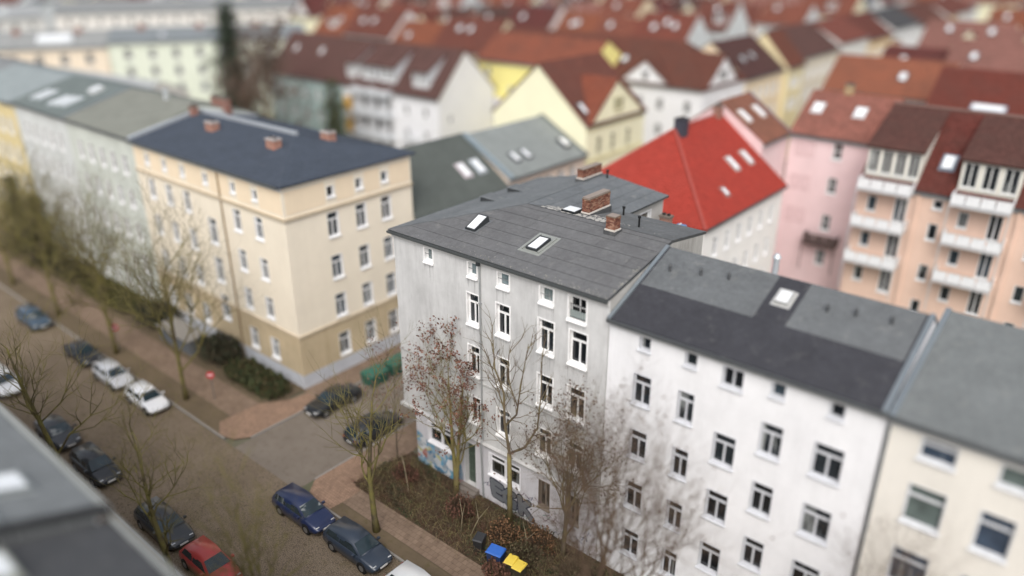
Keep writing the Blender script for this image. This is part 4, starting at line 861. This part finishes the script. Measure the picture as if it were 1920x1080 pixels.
def bare_tree(name, label, base, h, r, seed, kids=(6, 5, 4, 3), clear=.35, lean=(0, 0), barkm=None, leaf=None, group=None, maxlev=3, limb=.5, ang=.7, trunks=1, up=.12):
    rn = random.Random(seed); root = empty(name, (*base, 0.05), 0, label, 'tree', group); bm = barkm or bark()
    tb = MB(); cb = MB(); tips = []
    for t in range(trunks):
        p = Vector((0, 0, -.2)); d = Vector((lean[0] + rn.gauss(0, .12) * (trunks > 1), lean[1] + rn.gauss(0, .1) * (trunks > 1), 1)).normalized(); n = 8; pts = [p]; rad = [r * 1.25]; q = p
        for k in range(n):
            d = (d + rvec(rn, .035) + Vector((0, 0, .05))).normalized(); q = q + d * (h * .8 / n); pts.append(q.copy()); rad.append(r * (1 - .8 * (k + 1) / n))
        tb.tube(pts, rad, 8)
        nk = kids[0]
        for k in range(nk):
            f = clear + (1 - clear) * (k + rn.random() * .6) / nk; i = min(n, max(1, int(f * n))); a = ang * rn.uniform(.7, 1.2); th = k * 2.4 + rn.random()
            dd = Vector((math.cos(th) * math.sin(a), math.sin(th) * math.sin(a), math.cos(a)))
            grow_branch(cb, tips, rn, pts[i], dd, h * limb * (1.15 - .6 * f) * rn.uniform(.8, 1.15), rad[i] * .5, 1, maxlev, kids, up)
        grow_branch(cb, tips, rn, pts[-1], d, h * .25, rad[-1] * .9, 1, maxlev, kids, up)
    tb.build('trunk', bm, root, smooth=True); cb.build('crown', bm, root)
    if leaf: leaves(rn, tips, leaf[0], leaf[1], leaf[2], 'leaves', root, leaf[3] if len(leaf) > 3 else .2, 0, leaf[4] if len(leaf) > 4 else 1.0)
    return root
BK = bark('#6d5e4a', '#77703a', .35); BKG = bark('#5f5542', '#77703a', .6); BKR = bark('#5f4d40', '#6a5a42', .2)
RL = [leafm('#6f4a3d'), leafm('#7d5545'), leafm('#553a30')]
bare_tree('maple_tree', 'small tree with withered red-brown leaves in front of the grey house doorway', (5.6, -.9), 10.8, .17, 4, (8, 6, 5, 3), .3, (.02, -.01), bark('#6d6046', '#7f7640', .7), (3000, .085, RL, .13, .3), limb=.45, ang=.62, trunks=2)
# the forked leafless tree follows its own limbs
T2 = empty('ash_tree', (10.25, -1.0, .05), 0, 'leafless tree with forked trunk in front of the wide ground-floor window', 'tree'); rn = random.Random(8)
tb = MB(); tb.tube([(0, 0, -.2), (.02, 0, 2.6), (-.02, 0, 5.4)], [.2, .15, .13], 9); tb.build('trunk', bark('#736549', '#837a45', .6), T2, smooth=True)
cb = MB(); tips = []
limbs = [([(0, 0, 5.4), (-.28, -.1, 7.5), (-.5, .1, 9.3), (-1.1, 0, 10.8), (-1.3, .1, 12.6)], .1), ([(-.25, 0, 7.3), (.7, -.2, 8.5), (1.1, -.3, 10.7), (1.6, -.3, 13.4)], .075), ([(0, 0, 5.4), (1.1, .1, 6.3), (1.9, .2, 7.9), (2.2, .1, 10.3), (2.3, 0, 13.0)], .085), ([(-.35, 0, 8.2), (-1.2, .3, 9.4), (-2.0, .3, 11.6)], .05), ([(.8, -.2, 9), (.2, -.4, 10.8), (.3, -.3, 12.9)], .045)]
for pts, r in limbs:
    P = [Vector(p) for p in pts]; cb.tube(P, [r * (1 - .75 * k / (len(P) - 1)) for k in range(len(P))], 7, 0, False)
    for i in range(1, len(P)):
        for k in range(4):
            t = rn.random(); b0 = P[i - 1].lerp(P[i], t); d = (P[i] - P[i - 1]).normalized(); s = rvec(rn, 1); s = (s - d * s.dot(d)).normalized()
            grow_branch(cb, tips, rn, b0, d * .8 + s * .7, rn.uniform(.9, 2.0), .028, 2, 3, (3, 3, 3), .1, .15)
cb.build('crown', bark('#66584a', '#766c4a', .4), T2)
bare_tree('hornbeam_tree', 'thin tree with dry brown seed clusters near the right end of the grey house', (14.4, -1.1), 10.3, .14, 15, (8, 6, 5, 3), .28, (.03, 0), bark('#6d6152', '#7a7043', .3), (2200, .07, [leafm('#5d4a3b'), leafm('#6b5846'), leafm('#4a3a30')], .15, .5), limb=.45, ang=.55, trunks=2)
bare_tree('sapling', 'slender bare sapling at the left corner of the grey house', (.3, -1.2), 8.6, .07, 31, (7, 5, 4, 3), .3, (-.02, .0), bark('#5f5348', '#6d6345', .2), (500, .07, RL, .15), limb=.38, ang=.7)
street = [(4.3, -6.6, 12.5, 'mossy bare street tree on the strip beside the blue car'), (-7.6, 9.5, 0, ''), (-18.8, -6.3, 12, 'bare street tree beside the two white parked cars'), (-30.5, -6.4, 12, 'bare street tree beside the grey garden shelter'), (-42.5, -6.4, 12, 'bare street tree fourth from the corner along the far kerb'), (-54, -6.4, 11.5, 'bare street tree fifth from the corner along the far kerb'), (-.6, -16.9, 12.5, 'mossy bare street tree beside the dark car at the near kerb'), (8.0, -16.9, 12.5, 'mossy bare street tree at the bottom edge left of the middle'), (-14.5, -16.9, 12.5, 'mossy bare street tree above the edge of the near roof'), (-31, -16.9, 9.5, 'bare street tree at the left edge near the white car'), (19.7, -6.4, 12.5, 'mossy tree with tall trunk in front of the white house'), (32, -6.4, 11.5, 'bare tree top in front of the cream house at lower right')]
for k, (x, y, h, lb) in enumerate(street):
    if h: bare_tree('street_tree', lb, (x, y), h + (1.5 if x < -10 else 0), .21, 50 + k, (13, 7, 6, 4) if (y > -10 and (x < -10 or x > 10)) else (9, 6, 5, 4), .3 if x < -10 else .36, (random.uniform(-.03, .03), random.uniform(-.03, .03)), BKR if x > 10 else BKG, (900, .07, [leafm('#5d4a3b')], .15, .4) if x > 10 else None, 'street trees along the main road', limb=.46 if (x < -16 or x > 10) and y > -10 else .34, ang=.62, maxlev=4 if y > -10 and x != 4.3 else 3)
bare_tree('yard_tree', 'brownish bare tree right of the tall conifer in the back yard', (-72, 37), 20, .35, 77, (14, 7, 6, 3), .2, (0, 0), BKR, (4000, .2, [leafm('#6b584c'), leafm('#5a4a42')], .5), limb=.4, ang=.5)
bare_tree('yard_tree', 'small bare tree between the blue roof and the turquoise house', (-64, 33), 14, .22, 78, (8, 6, 5, 3), .25, (0, 0), BKR, None, limb=.4)
def conifer(label, base, h, w, seed, mats, n=26, name='conifer'):
    rn = random.Random(seed); root = empty(name, (*base, 0), 0, label, 'tree'); tb = MB(); tb.tube([(0, 0, -.2), (0, 0, h * .97)], [h * .018, .03], 8); tb.build('trunk', bark('#4d4036', '#4a4a35', .2), root)
    mb = MB()
    for k in range(n):
        z = h * (.1 + .88 * k / n); R_ = w * (1 - (z / h)) ** .5 * rn.uniform(.8, 1.15) + .15
        for j in range(9):
            t = j * 6.283 / 9 + rn.random() + k; ln = R_ * rn.uniform(.65, 1.15); c, s_ = math.cos(t), math.sin(t); m = max(4, int(ln * 5))
            for i in range(m):
                f = (i + .5) / m; p = Vector((c * ln * f, s_ * ln * f, z - ln * .28 * f * f + .1)); wd = .16 + .55 * (1 - f) * ln * .25
                for q in range(3):
                    a = Vector((c * rn.uniform(.1, .4) + rn.gauss(0, .25), s_ * rn.uniform(.1, .4) + rn.gauss(0, .25), -rn.uniform(.05, .45))); sd = Vector((-s_, c, rn.uniform(-.3, .3))) * rn.choice((-1, 1)) * wd
                    mb.face([p, p + a * .6 + sd * .4, p + a + sd, p + a * .5 + sd * .9 + Vector((0, 0, .05))], rn.randrange(len(mats)))
    mb.build('crown', mats, root)
GN = [leafm('#2f3a2c'), leafm('#3b4634'), leafm('#262f25')]
conifer('tall dark conifer rising above the rooftops at upper left', (-83, 40), 25.5, 6.2, 5, GN, 46)
conifer('dark yellow-green conifer in front of the balconied white house', (-61, 42.5), 15.5, 3.8, 6, [leafm('#3a4028'), leafm('#4b4d2a'), leafm('#2b3022')], 22)
conifer('dark evergreen in the front garden at the left edge', (-57, -1.5), 8.5, 2.6, 9, [leafm('#3d3d24'), leafm('#4d4a2a'), leafm('#2d2f1f')], 18)
conifer('second dark evergreen behind the first at the left edge', (-64, -1.2), 9.5, 2.8, 10, [leafm('#45432a'), leafm('#54502f'), leafm('#2f301f')], 18)
def bush(name, label, cx, cy, wx, wy, h, seed, mats, n=2600, size=.09, group=None, twigs=160, cat='hedge'):
    rn = random.Random(seed); root = empty(name, (cx, cy, .05), 0, label, cat, group); mb = MB(); tb = MB()
    for k in range(twigs):
        a = rn.uniform(0, 6.283); x = rn.uniform(-.8, .8) * wx; y = rn.uniform(-.8, .8) * wy; tb.tube([(x * .7, y * .7, -.1), (x * .85, y * .85, h * .5), (x, y, h * rn.uniform(.8, 1.08))], [.02, .014, .005], 4, 0, False)
    for k in range(n):
        x = rn.uniform(-1, 1); y = rn.uniform(-1, 1)
        if x ** 4 + y ** 4 > 1: continue
        top = h * (1 - .35 * (x ** 4 + y ** 4)) * (1 + .28 * math.sin(x * 6 + seed) * math.cos(y * 5) + .15 * math.sin(x * 17 + y * 13)); z = top * (rn.random() ** .4); p = Vector((x * wx, y * wy, z)); a = rvec(rn, 1).normalized(); b = a.orthogonal(); s = size * rn.uniform(.6, 1.5)
        mb.face([p - a * s, p + b * s * .7, p + a * s, p - b * s * .7], rn.randrange(len(mats)))
    tb.build('stems', bark('#4d4034', '#4f4a32', .3), root); mb.build('foliage', mats, root)
HG = [leafm('#2f3b22'), leafm('#3f4626'), leafm('#4d4229')]
bush('hedge', 'dark green hedge at the corner of the cream and orange house', -16.6, -1.35, 3.6, 1.3, 1.2, 1, HG, 6500)
bush('shrub', 'dark shrub beside the corner hedge along the cream house', -22.6, -1.0, 2.0, 1.5, 1.9, 2, [leafm('#3a402c'), leafm('#4f4634'), leafm('#33362a')], 2600, cat='shrub')
bush('shrub', 'dark evergreen shrub left of the grey garden shelter', -33.5, -1.0, 2.2, 1.6, 1.8, 3, [leafm('#3c4230'), leafm('#4a4634')], 2600, cat='shrub')
bush('hedge', 'low olive green hedge in the front garden of the white terrace', -42.5, -1.1, 5.5, 1.5, 1.0, 4, [leafm('#4b4a22'), leafm('#5a5628'), leafm('#3d3f22')], 8000, .11)
bush('shrub', 'brown-green shrub below the evergreens at the left', -51.5, -1.2, 2.6, 1.5, 1.6, 6, [leafm('#3d3a24'), leafm('#4b4530')], 4500, cat='shrub')

# ---------------------------------------------------------------- the overgrown bed
rn = random.Random(99); mb = MB()
def bedok(x, y): return y < -.12 and y > -4.65 and x > -.45 + max(0, (y + 3)) * .15
for k in range(7600):
    x = rn.uniform(-.4, 24); y = rn.uniform(-4.6, -.15)
    if not bedok(x, y) or (5.3 < x < 7 and y > -1.1): continue
    l_ = rn.uniform(.25, 1.15) * (1 if y < -.9 else .55); t = rn.uniform(0, 6.283); c, s_ = math.cos(t), math.sin(t); z1 = l_ * rn.uniform(.35, .95)
    p2 = (x + c * l_ * .9, min(y + s_ * l_ * .9, -.06), z1 * rn.uniform(.3, 1.0)); p1 = (x + c * l_ * .35, min(y + s_ * l_ * .35, -.06), z1)
    mb.tube([(x, y, 0), p1, p2], [.011, .008, .004], 3, rn.choice([0, 0, 1, 2]), False)
for k in range(30000):
    x = rn.uniform(-.4, 24); y = rn.uniform(-4.65, -.1)
    if not bedok(x, y): continue
    hump = .12 + .38 * max(0, math.sin(x * 1.1 + 1.7 * math.sin(y * 1.3)) * math.cos(y * 1.1 + .4 * x)); z = .03 + hump * rn.random()
    p = Vector((x, y, z)); a = rvec(rn, 1); a.z *= .5; a.normalize(); b = a.orthogonal(); s = rn.uniform(.03, .075)
    q = math.sin(x * .9 + 2 * y) + rn.gauss(0, .6); mi = 3 if q > .5 else 4 if q > -.3 else 5
    mb.face([p - a * s, p + b * s * .7, p + a * s, p - b * s * .7], mi)
tag(mb.build('undergrowth', [bark('#5f5242', '#6b6340', .3), bark('#6b4a3d', '#5a4336', .2), bark('#8a7d5c', '#8d8350', .5), leafm('#39412a'), leafm('#4a3a2c'), leafm('#5c4a3a')]), 'tangled brown stems, dead leaves and ivy filling the front bed', 'undergrowth', kind='stuff')
for k, (x, y, w_, h, lb) in enumerate([(7.6, -2.6, .9, 1.7, 'reddish bare shrub in the bed below the doorway'), (13.0, -1.6, 1.0, 1.6, 'bushy brown shrub against the right end of the grey wall'), (16.8, -2.6, 1.5, 1.9, 'dull green-brown shrub at the foot of the white house'), (2.2, -2.2, .9, 1.2, 'low brown bush in the bed below the mural'), (11.0, -2.4, 1.1, 1.3, 'brown twiggy bush below the silver graffiti'), (13.2, -3.1, 1.1, 1.5, 'brown twiggy bush behind the yellow bins'), (12.4, -4.75, .8, .85, 'thin twigs growing in front of the blue and yellow bins')]):
    mats = [[leafm('#5d3d31'), leafm('#6b4a3a')], [leafm('#7a5a3d'), leafm('#67492f')], [leafm('#4d4a30'), leafm('#5a4d38')]][k % 3]
    bush('shrub', lb, x, y, w_, w_ * .7, h, 40 + k, mats, 900, .05, 'bare shrubs in the front bed', 170, 'shrub')
g = MB()
for k, (x, y, d) in enumerate([(8.3, -3.3, (.25, -.1)), (9.0, -3.2, (.5, .2)), (3.2, -2.9, (-.3, .1)), (12.2, -2.2, (.6, -.3))]):
    g = MB(); g.tube([(0, 0, 0), (d[0], d[1], 1.4), (d[0] * 2.4, d[1] * 2, 2.6)], [.035, .025, .01], 6); g.tube([(d[0], d[1], 1.4), (d[0] - .5, d[1] + .3, 2.3)], [.02, .006], 5); o = g.build('bare_stem', bark('#a0947a', '#8d845c', .3)); o.location = (x, y, .05); tag(o, ['pale bare stem left of the blue bin in the bed', 'pale forked stem leaning beside the blue bin', 'pale bare stem in the bed below the mural', 'pale leaning stem below the brown ground-floor window'][k], 'stem', 'pale stems in the bed')

# ---------------------------------------------------------------- bins, signs, containers
def bin_(label, x, y, rz, lid, body, wide=.58):
    root = empty('wheelie_bin', (x, y, .06), rz, label, 'bin', 'wheelie bins in the bed'); mb = MB(); w, d, h = wide, .7, .98
    mb.hexa(((-w * .42, -d * .36, .06), (w * .42, -d * .36, .06), (w * .42, d * .36, .06), (-w * .42, d * .36, .06), (-w / 2, -d / 2, h), (w / 2, -d / 2, h), (w / 2, d / 2, h), (-w / 2, d / 2, h))); mb.build('body', plain(body, .5), root)
    l_ = MB(); l_.hexa(((-w / 2 - .03, -d / 2 - .05, h + .004), (w / 2 + .03, -d / 2 - .05, h + .004), (w / 2 + .03, d / 2 + .03, h + .004), (-w / 2 - .03, d / 2 + .03, h + .004), (-w / 2 + .02, -d / 2 + .02, h + .06), (w / 2 - .02, -d / 2 + .02, h + .06), (w / 2 - .02, d / 2 - .02, h + .12), (-w / 2 + .02, d / 2 - .02, h + .12))); l_.build('lid', plain(lid, .4), root)
    for s in (-1, 1): t = MB(); t.tube([(s * w * .43, d * .38, .12), (s * (w * .43 + .06), d * .38, .12)], .11, 12); t.build('wheel', plain('#1a1a1a', .8), root)
    t = MB(); t.tube([(-w * .4, d / 2 + .06, h - .02), (w * .4, d / 2 + .06, h - .02)], .018, 6); t.build('handle', plain(body, .5), root)
bin_('large bin with bright blue lid in the bed, lower middle', 11.75, -4.0, .2, '#2566c4', '#27406e', .95)
bin_('yellow-lidded bin next to the blue one', 12.9, -4.0, .15, '#e3c51f', '#3d3a30'); bin_('yellow-lidded bin furthest from the blue one', 13.55, -4.05, .1, '#e3c51f', '#3d3a30')
bin_('dark grey bin half hidden left of the blue one', 10.3, -3.8, .3, '#34363a', '#2c2e31')
for k, (x, y, lb) in enumerate([(-30.9, -5.9, 'red round road sign beside the garden shelter pavement'), (-17.0, -4.9, 'red round road sign near the corner hedge'), (-60.5, -6.6, 'red round road sign at the far left edge')]):
    root = empty('road_sign', (x, y, .05), R(45), lb, 'sign', 'red road signs'); g = MB(); g.tube([(0, 0, -.1), (0, 0, 2.5)], .03, 8); g.build('post', plain('#8d9092', .4, .6), root)
    g = MB(); g.tube([(0, -.035, 2.25), (0, -.06, 2.25)], .32, 20); d_ = g.build('sign_face', plain('#c4343c', .5), root); g = MB(); g.box(-.2, .2, -.068, -.061, 2.2, 2.3); g.build('sign_bar', plain('#e8e8e8', .5), d_)
for k, (x, y) in enumerate([(-9.3, 5.0), (-9.3, 7.4)]):
    root = empty('waste_container', (x, y, -.02), 0, 'green wheeled waste container with sloping lid, ' + ['nearest the corner', 'further from the corner'][k], 'container', 'green waste containers'); g = MB()
    g.hexa(((-.6, -.8, .1), (.6, -.8, .1), (.6, .8, .1), (-.6, .8, .1), (-.7, -.9, 1.1), (.7, -.9, 1.1), (.7, .9, 1.1), (-.7, .9, 1.1))); g.build('body', plain('#255c4d', .6), root)
    g = MB(); g.hexa(((-.74, -.94, 1.104), (.74, -.94, 1.104), (.74, .94, 1.104), (-.74, .94, 1.104), (-.4, -.8, 1.4), (.4, -.8, 1.4), (.4, .8, 1.4), (-.4, .8, 1.4))); g.build('lid', plain('#2a6655', .6), root)
    for sx in (-.5, .5):
        for sy in (-.65, .65): t = MB(); t.tube([(sx - .04, sy, .08), (sx + .04, sy, .08)], .08, 10); t.build('wheel', plain('#161616', .8), root)
root = empty('garden_shelter', (-27.6, -1.7, .05), 0, 'long low grey shelter in the front garden beside the cream house', 'shelter'); g = MB(); g.box(-2.6, 2.6, -.75, .75, 0, 1.35); g.build('body', plain('#6f7478', .7), root)
g = MB(); g.slab([(-2.75, -.95, 1.36), (2.75, -.95, 1.36), (2.75, .9, 1.55), (-2.75, .9, 1.55)], (0, 0, .08)); g.build('roof', plain('#7f7b75', .8), root)
for k in range(4): g = MB(); g.box(-2.5 + k * 1.27, -1.4 + k * 1.27, -.79, -.755, .1, 1.25); g.build('door', plain('#5d646b', .6), root)

# ---------------------------------------------------------------- cars
CAR = {}
def car_meshes(kind):
    if kind in CAR: return CAR[kind]
    L = 4.3 if kind == 'hatch' else 4.6; W = .88
    if kind == 'hatch': st = [(-2.15, .42, .62, .7), (-2.08, .26, .82, .82), (-1.6, .2, .92, .88), (-.6, .2, .95, .89), (.6, .2, .95, .89), (1.0, .2, .93, .88), (1.7, .22, .8, .85), (2.05, .28, .66, .76), (2.14, .4, .52, .62)]; roof = [(-2.0, .86, .72), (-1.55, 1.42, .58), (-.2, 1.5, .6), (.35, 1.42, .58), (1.1, .92, .74)]
    elif kind == 'wagon': st = [(-2.3, .42, .62, .7), (-2.24, .26, .84, .83), (-1.6, .2, .95, .89), (-.6, .2, .97, .9), (.6, .2, .97, .9), (1.1, .2, .95, .89), (1.85, .22, .82, .86), (2.2, .28, .68, .77), (2.3, .4, .54, .62)]; roof = [(-2.22, .9, .74), (-1.85, 1.42, .6), (-.3, 1.52, .62), (.4, 1.44, .6), (1.2, .95, .76)]
    else: st = [(-2.3, .4, .62, .68), (-2.24, .26, .86, .8), (-1.5, .2, .9, .88), (-.6, .2, .93, .89), (.6, .2, .93, .89), (1.0, .2, .92, .88), (1.85, .22, .8, .85), (2.2, .28, .66, .76), (2.3, .4, .54, .62)]; roof = [(-1.65, .9, .74), (-.95, 1.36, .58), (-.3, 1.42, .6), (.25, 1.38, .58), (1.05, .9, .75)]
    mb = MB(); ring = []; i0 = 0
    for x, zb, zt, hw in st:
        sec = [(-hw * .8, zb), (hw * .8, zb), (hw, zb + .12), (hw, zb + (zt - zb) * .6), (hw * .93, zt - .05), (hw * .75, zt), (-hw * .75, zt), (-hw * .93, zt - .05), (-hw, zb + (zt - zb) * .6), (-hw, zb + .12)]
        ring.append(len(mb.v)); mb.v += [(x, y, z) for y, z in sec]
    n = 10
    for a, b in zip(ring, ring[1:]):
        for k in range(n): k2 = (k + 1) % n; mb.f.append((a + k, a + k2, b + k2, b + k)[::-1]); mb.m.append(0)
    mb.f.append(tuple(ring[0] + k for k in range(n))[::-1]); mb.m.append(0); mb.f.append(tuple(ring[-1] + k for k in range(n))); mb.m.append(0)
    # greenhouse shell
    rr = []
    for x, z, hw in roof: rr.append(len(mb.v)); mb.v += [(x, -hw, z), (x, hw, z), (x, -.8, .86), (x, .8, .86)]
    for a, b in zip(rr, rr[1:]):
        mb.f += [(a, b, b + 1, a + 1), (a + 2, b + 2, b, a), (a + 1, b + 1, b + 3, a + 3)]; mb.m += [0, 0, 0]
    for s in (-1, 1):      # dark wheel arches
        for x in (-1.35, 1.35): mb.tube([(x, s * .7, .34), (x, s * (W + .012), .34)], .39, 16, 1)
    body = mb.mesh('body', [plain('#000000'), plain('#101011', .9)], True)
    try: body.shade_smooth()
    except Exception: pass
    gl = {}
    def panel(a, b, c, d): q = MB(); nrm = (Vector(b) - Vector(a)).cross(Vector(d) - Vector(a)).normalized(); q.slab([Vector(p) + nrm * .006 for p in (a, b, c, d)], nrm * .012); return q.mesh('pane', glass('#1d2a30', .05))
    def ed(i, f0, f1): x0, z0, h0 = roof[i]; x1, z1, h1 = roof[i + 1]; L_ = lambda t: (x0 + (x1 - x0) * t, h0 + (h1 - h0) * t, z0 + (z1 - z0) * t); return L_(f0), L_(f1)
    (xa, ha, za), (xb, hb, zb) = ed(0, .1, .92); gl['rear_window'] = panel((xa, -ha + .06, za), (xb, -hb + .06, zb), (xb, hb - .06, zb), (xa, ha - .06, za))
    (xa, ha, za), (xb, hb, zb) = ed(3, .08, .93); gl['windscreen'] = panel((xb, hb - .06, zb), (xb, -hb + .06, zb), (xa, -ha + .06, za), (xa, ha - .06, za))[0:0] if False else panel((xa, -ha + .06, za), (xb, -hb + .06, zb), (xb, hb - .06, zb), (xa, ha - .06, za))
    x1, z1, h1 = roof[1]; x3, z3, h3 = roof[3]; xm = (x1 + x3) / 2
    def sidep(s, u0, u1, t0, t1): # lower edge u0..u1 at z .95, upper edge t0..t1 near roof
        f = lambda z: .8 + (h1 + .01 - .8) * (z - .86) / (z1 - .86); zl, zh = .97, z1 - .1; P = [(u0, s * (f(zl) + .012), zl), (u1, s * (f(zl) + .012), zl), (t1, s * (f(zh) + .012), zh), (t0, s * (f(zh) + .012), zh)]; q = MB(); q.slab(P, (0, s * .012, 0)); return q.mesh('pane', glass('#1d2a30', .05))
    x4 = roof[4][0]; gl['side'] = [(s, a) for s in (-1, 1) for a in (sidep(s, roof[0][0] + .3, xm - .05, x1 + .06, xm - .05), sidep(s, xm + .05, x4 - .2, xm + .05, x3 - .05))]
    t = MB(); t.tube([(0, -.1, 0), (0, -.09, 0), (0, .09, 0), (0, .1, 0)], [.29, .32, .32, .29], 18); tyre = t.mesh('wheel', plain('#161616', .85))
    t = MB(); t.tube([(0, -.112, 0), (0, .112, 0)], .2, 12); rim = t.mesh('rim', plain('#9a9da0', .35, .7))
    def lamp(x, c, m): q = MB(); q.hexa(((x - .03, -.13, -.07), (x + .03, -.13, -.07), (x + .03, .13, -.07), (x - .03, .13, -.07), (x - .03, -.11, .07), (x + .03, -.11, .07), (x + .03, .11, .07), (x - .03, .11, .07))); return q.mesh(c, m)
    hl = lamp(0, 'headlight', plain('#dfe4e8', .15, .3)); tl = lamp(0, 'taillight', plain('#8d1a1a', .25)); pl = MB(); pl.box(-.012, .012, -.26, .26, -.055, .055); plate = pl.mesh('number_plate', plain('#e5e5e2', .5))
    CAR[kind] = (body, gl, tyre, rim, hl, tl, plate, st); return CAR[kind]
def car(label, x, y, rz, paint, kind='hatch', rack=False):
    body, gl, tyre, rim, hl, tl, plate, st = car_meshes(kind); root = empty('parked_car', (x, y, -.02), rz, label, 'car', 'cars parked along the streets')
    b = body.copy(); b.materials[0] = carpaint(paint); link('body', b, root)
    for nm in ('rear_window', 'windscreen'): link(nm, gl[nm], root)
    for s, a in gl['side']: link('side_window', a, root)
    for sx in (-1.35, 1.35):
        for s in (-1, 1): o = link('wheel', tyre, root, (sx, s * .8, .32)); link('rim', rim, o)
    f = st[-2]; rr = st[1]
    for s in (-1, 1): link('headlight', hl, root, (f[0] - .03, s * .56, .64)); link('taillight', tl, root, (rr[0] - .01, s * .64, .74))
    link('number_plate', plate, root, (st[-1][0] + .012, 0, .46)); link('number_plate', plate, root, (st[0][0] - .012, 0, .52))
    for s in (-1, 1): g = MB(); g.box(.72, .86, s * .95 - .09, s * .95 + .09, .92, 1.05); g.build('wing_mirror', carpaint(paint), root)
cars = [('white car cut off by the left edge', -31.8, -14.9, 0, '#e8eaec', 'wagon'), ('blue-grey parked car, furthest left at the far kerb', -42.4, -8.6, 0, '#3f5468', 'wagon'), ('dark car with pale windscreen on the far kerb by the shelter', -31.8, -8.6, 0, '#26272c', 'sedan'), ('silver car behind the white one at the far kerb', -26.0, -8.65, 0, '#c0c3c8', 'hatch'), ('white car at the far kerb nearest the corner', -20.4, -8.6, 0, '#e4e6ea', 'hatch'), ('dark grey car behind another along the near kerb', -21.0, -15.0, 0, '#3a3c40', 'sedan'), ('black car with grey roof at the near kerb, middle of the row', -14.8, -15.0, 0, '#2c2e31', 'wagon'), ('dark grey car beside the mossy trunk at the near kerb', -5.6, -14.95, 0, '#34373a', 'wagon'), ('red car at the near kerb by the bottom edge', -.4, -14.9, 0, '#b2332f', 'hatch'), ('navy blue car at the far kerb just past the crossing', -.2, -8.65, 0, '#1c2b52', 'wagon'), ('slate blue car behind the dark blue one at the bottom edge', 4.9, -8.55, 0, '#313d4d', 'wagon'), ('white car at the bottom edge beside the pavement', 10.2, -8.6, 0, '#e2e4e6', 'hatch'), ('black car facing out of the side street by the cream house', -9.1, .6, -math.pi / 2, '#1e2226', 'sedan'), ('dark car parked in the side street by the grey house', -3.8, .2, math.pi / 2, '#23262a', 'wagon'), ('black car at the near kerb hidden behind bare twigs', -38.5, -15.0, 0, '#1d1f22', 'sedan')]
for c in cars: car(*c)
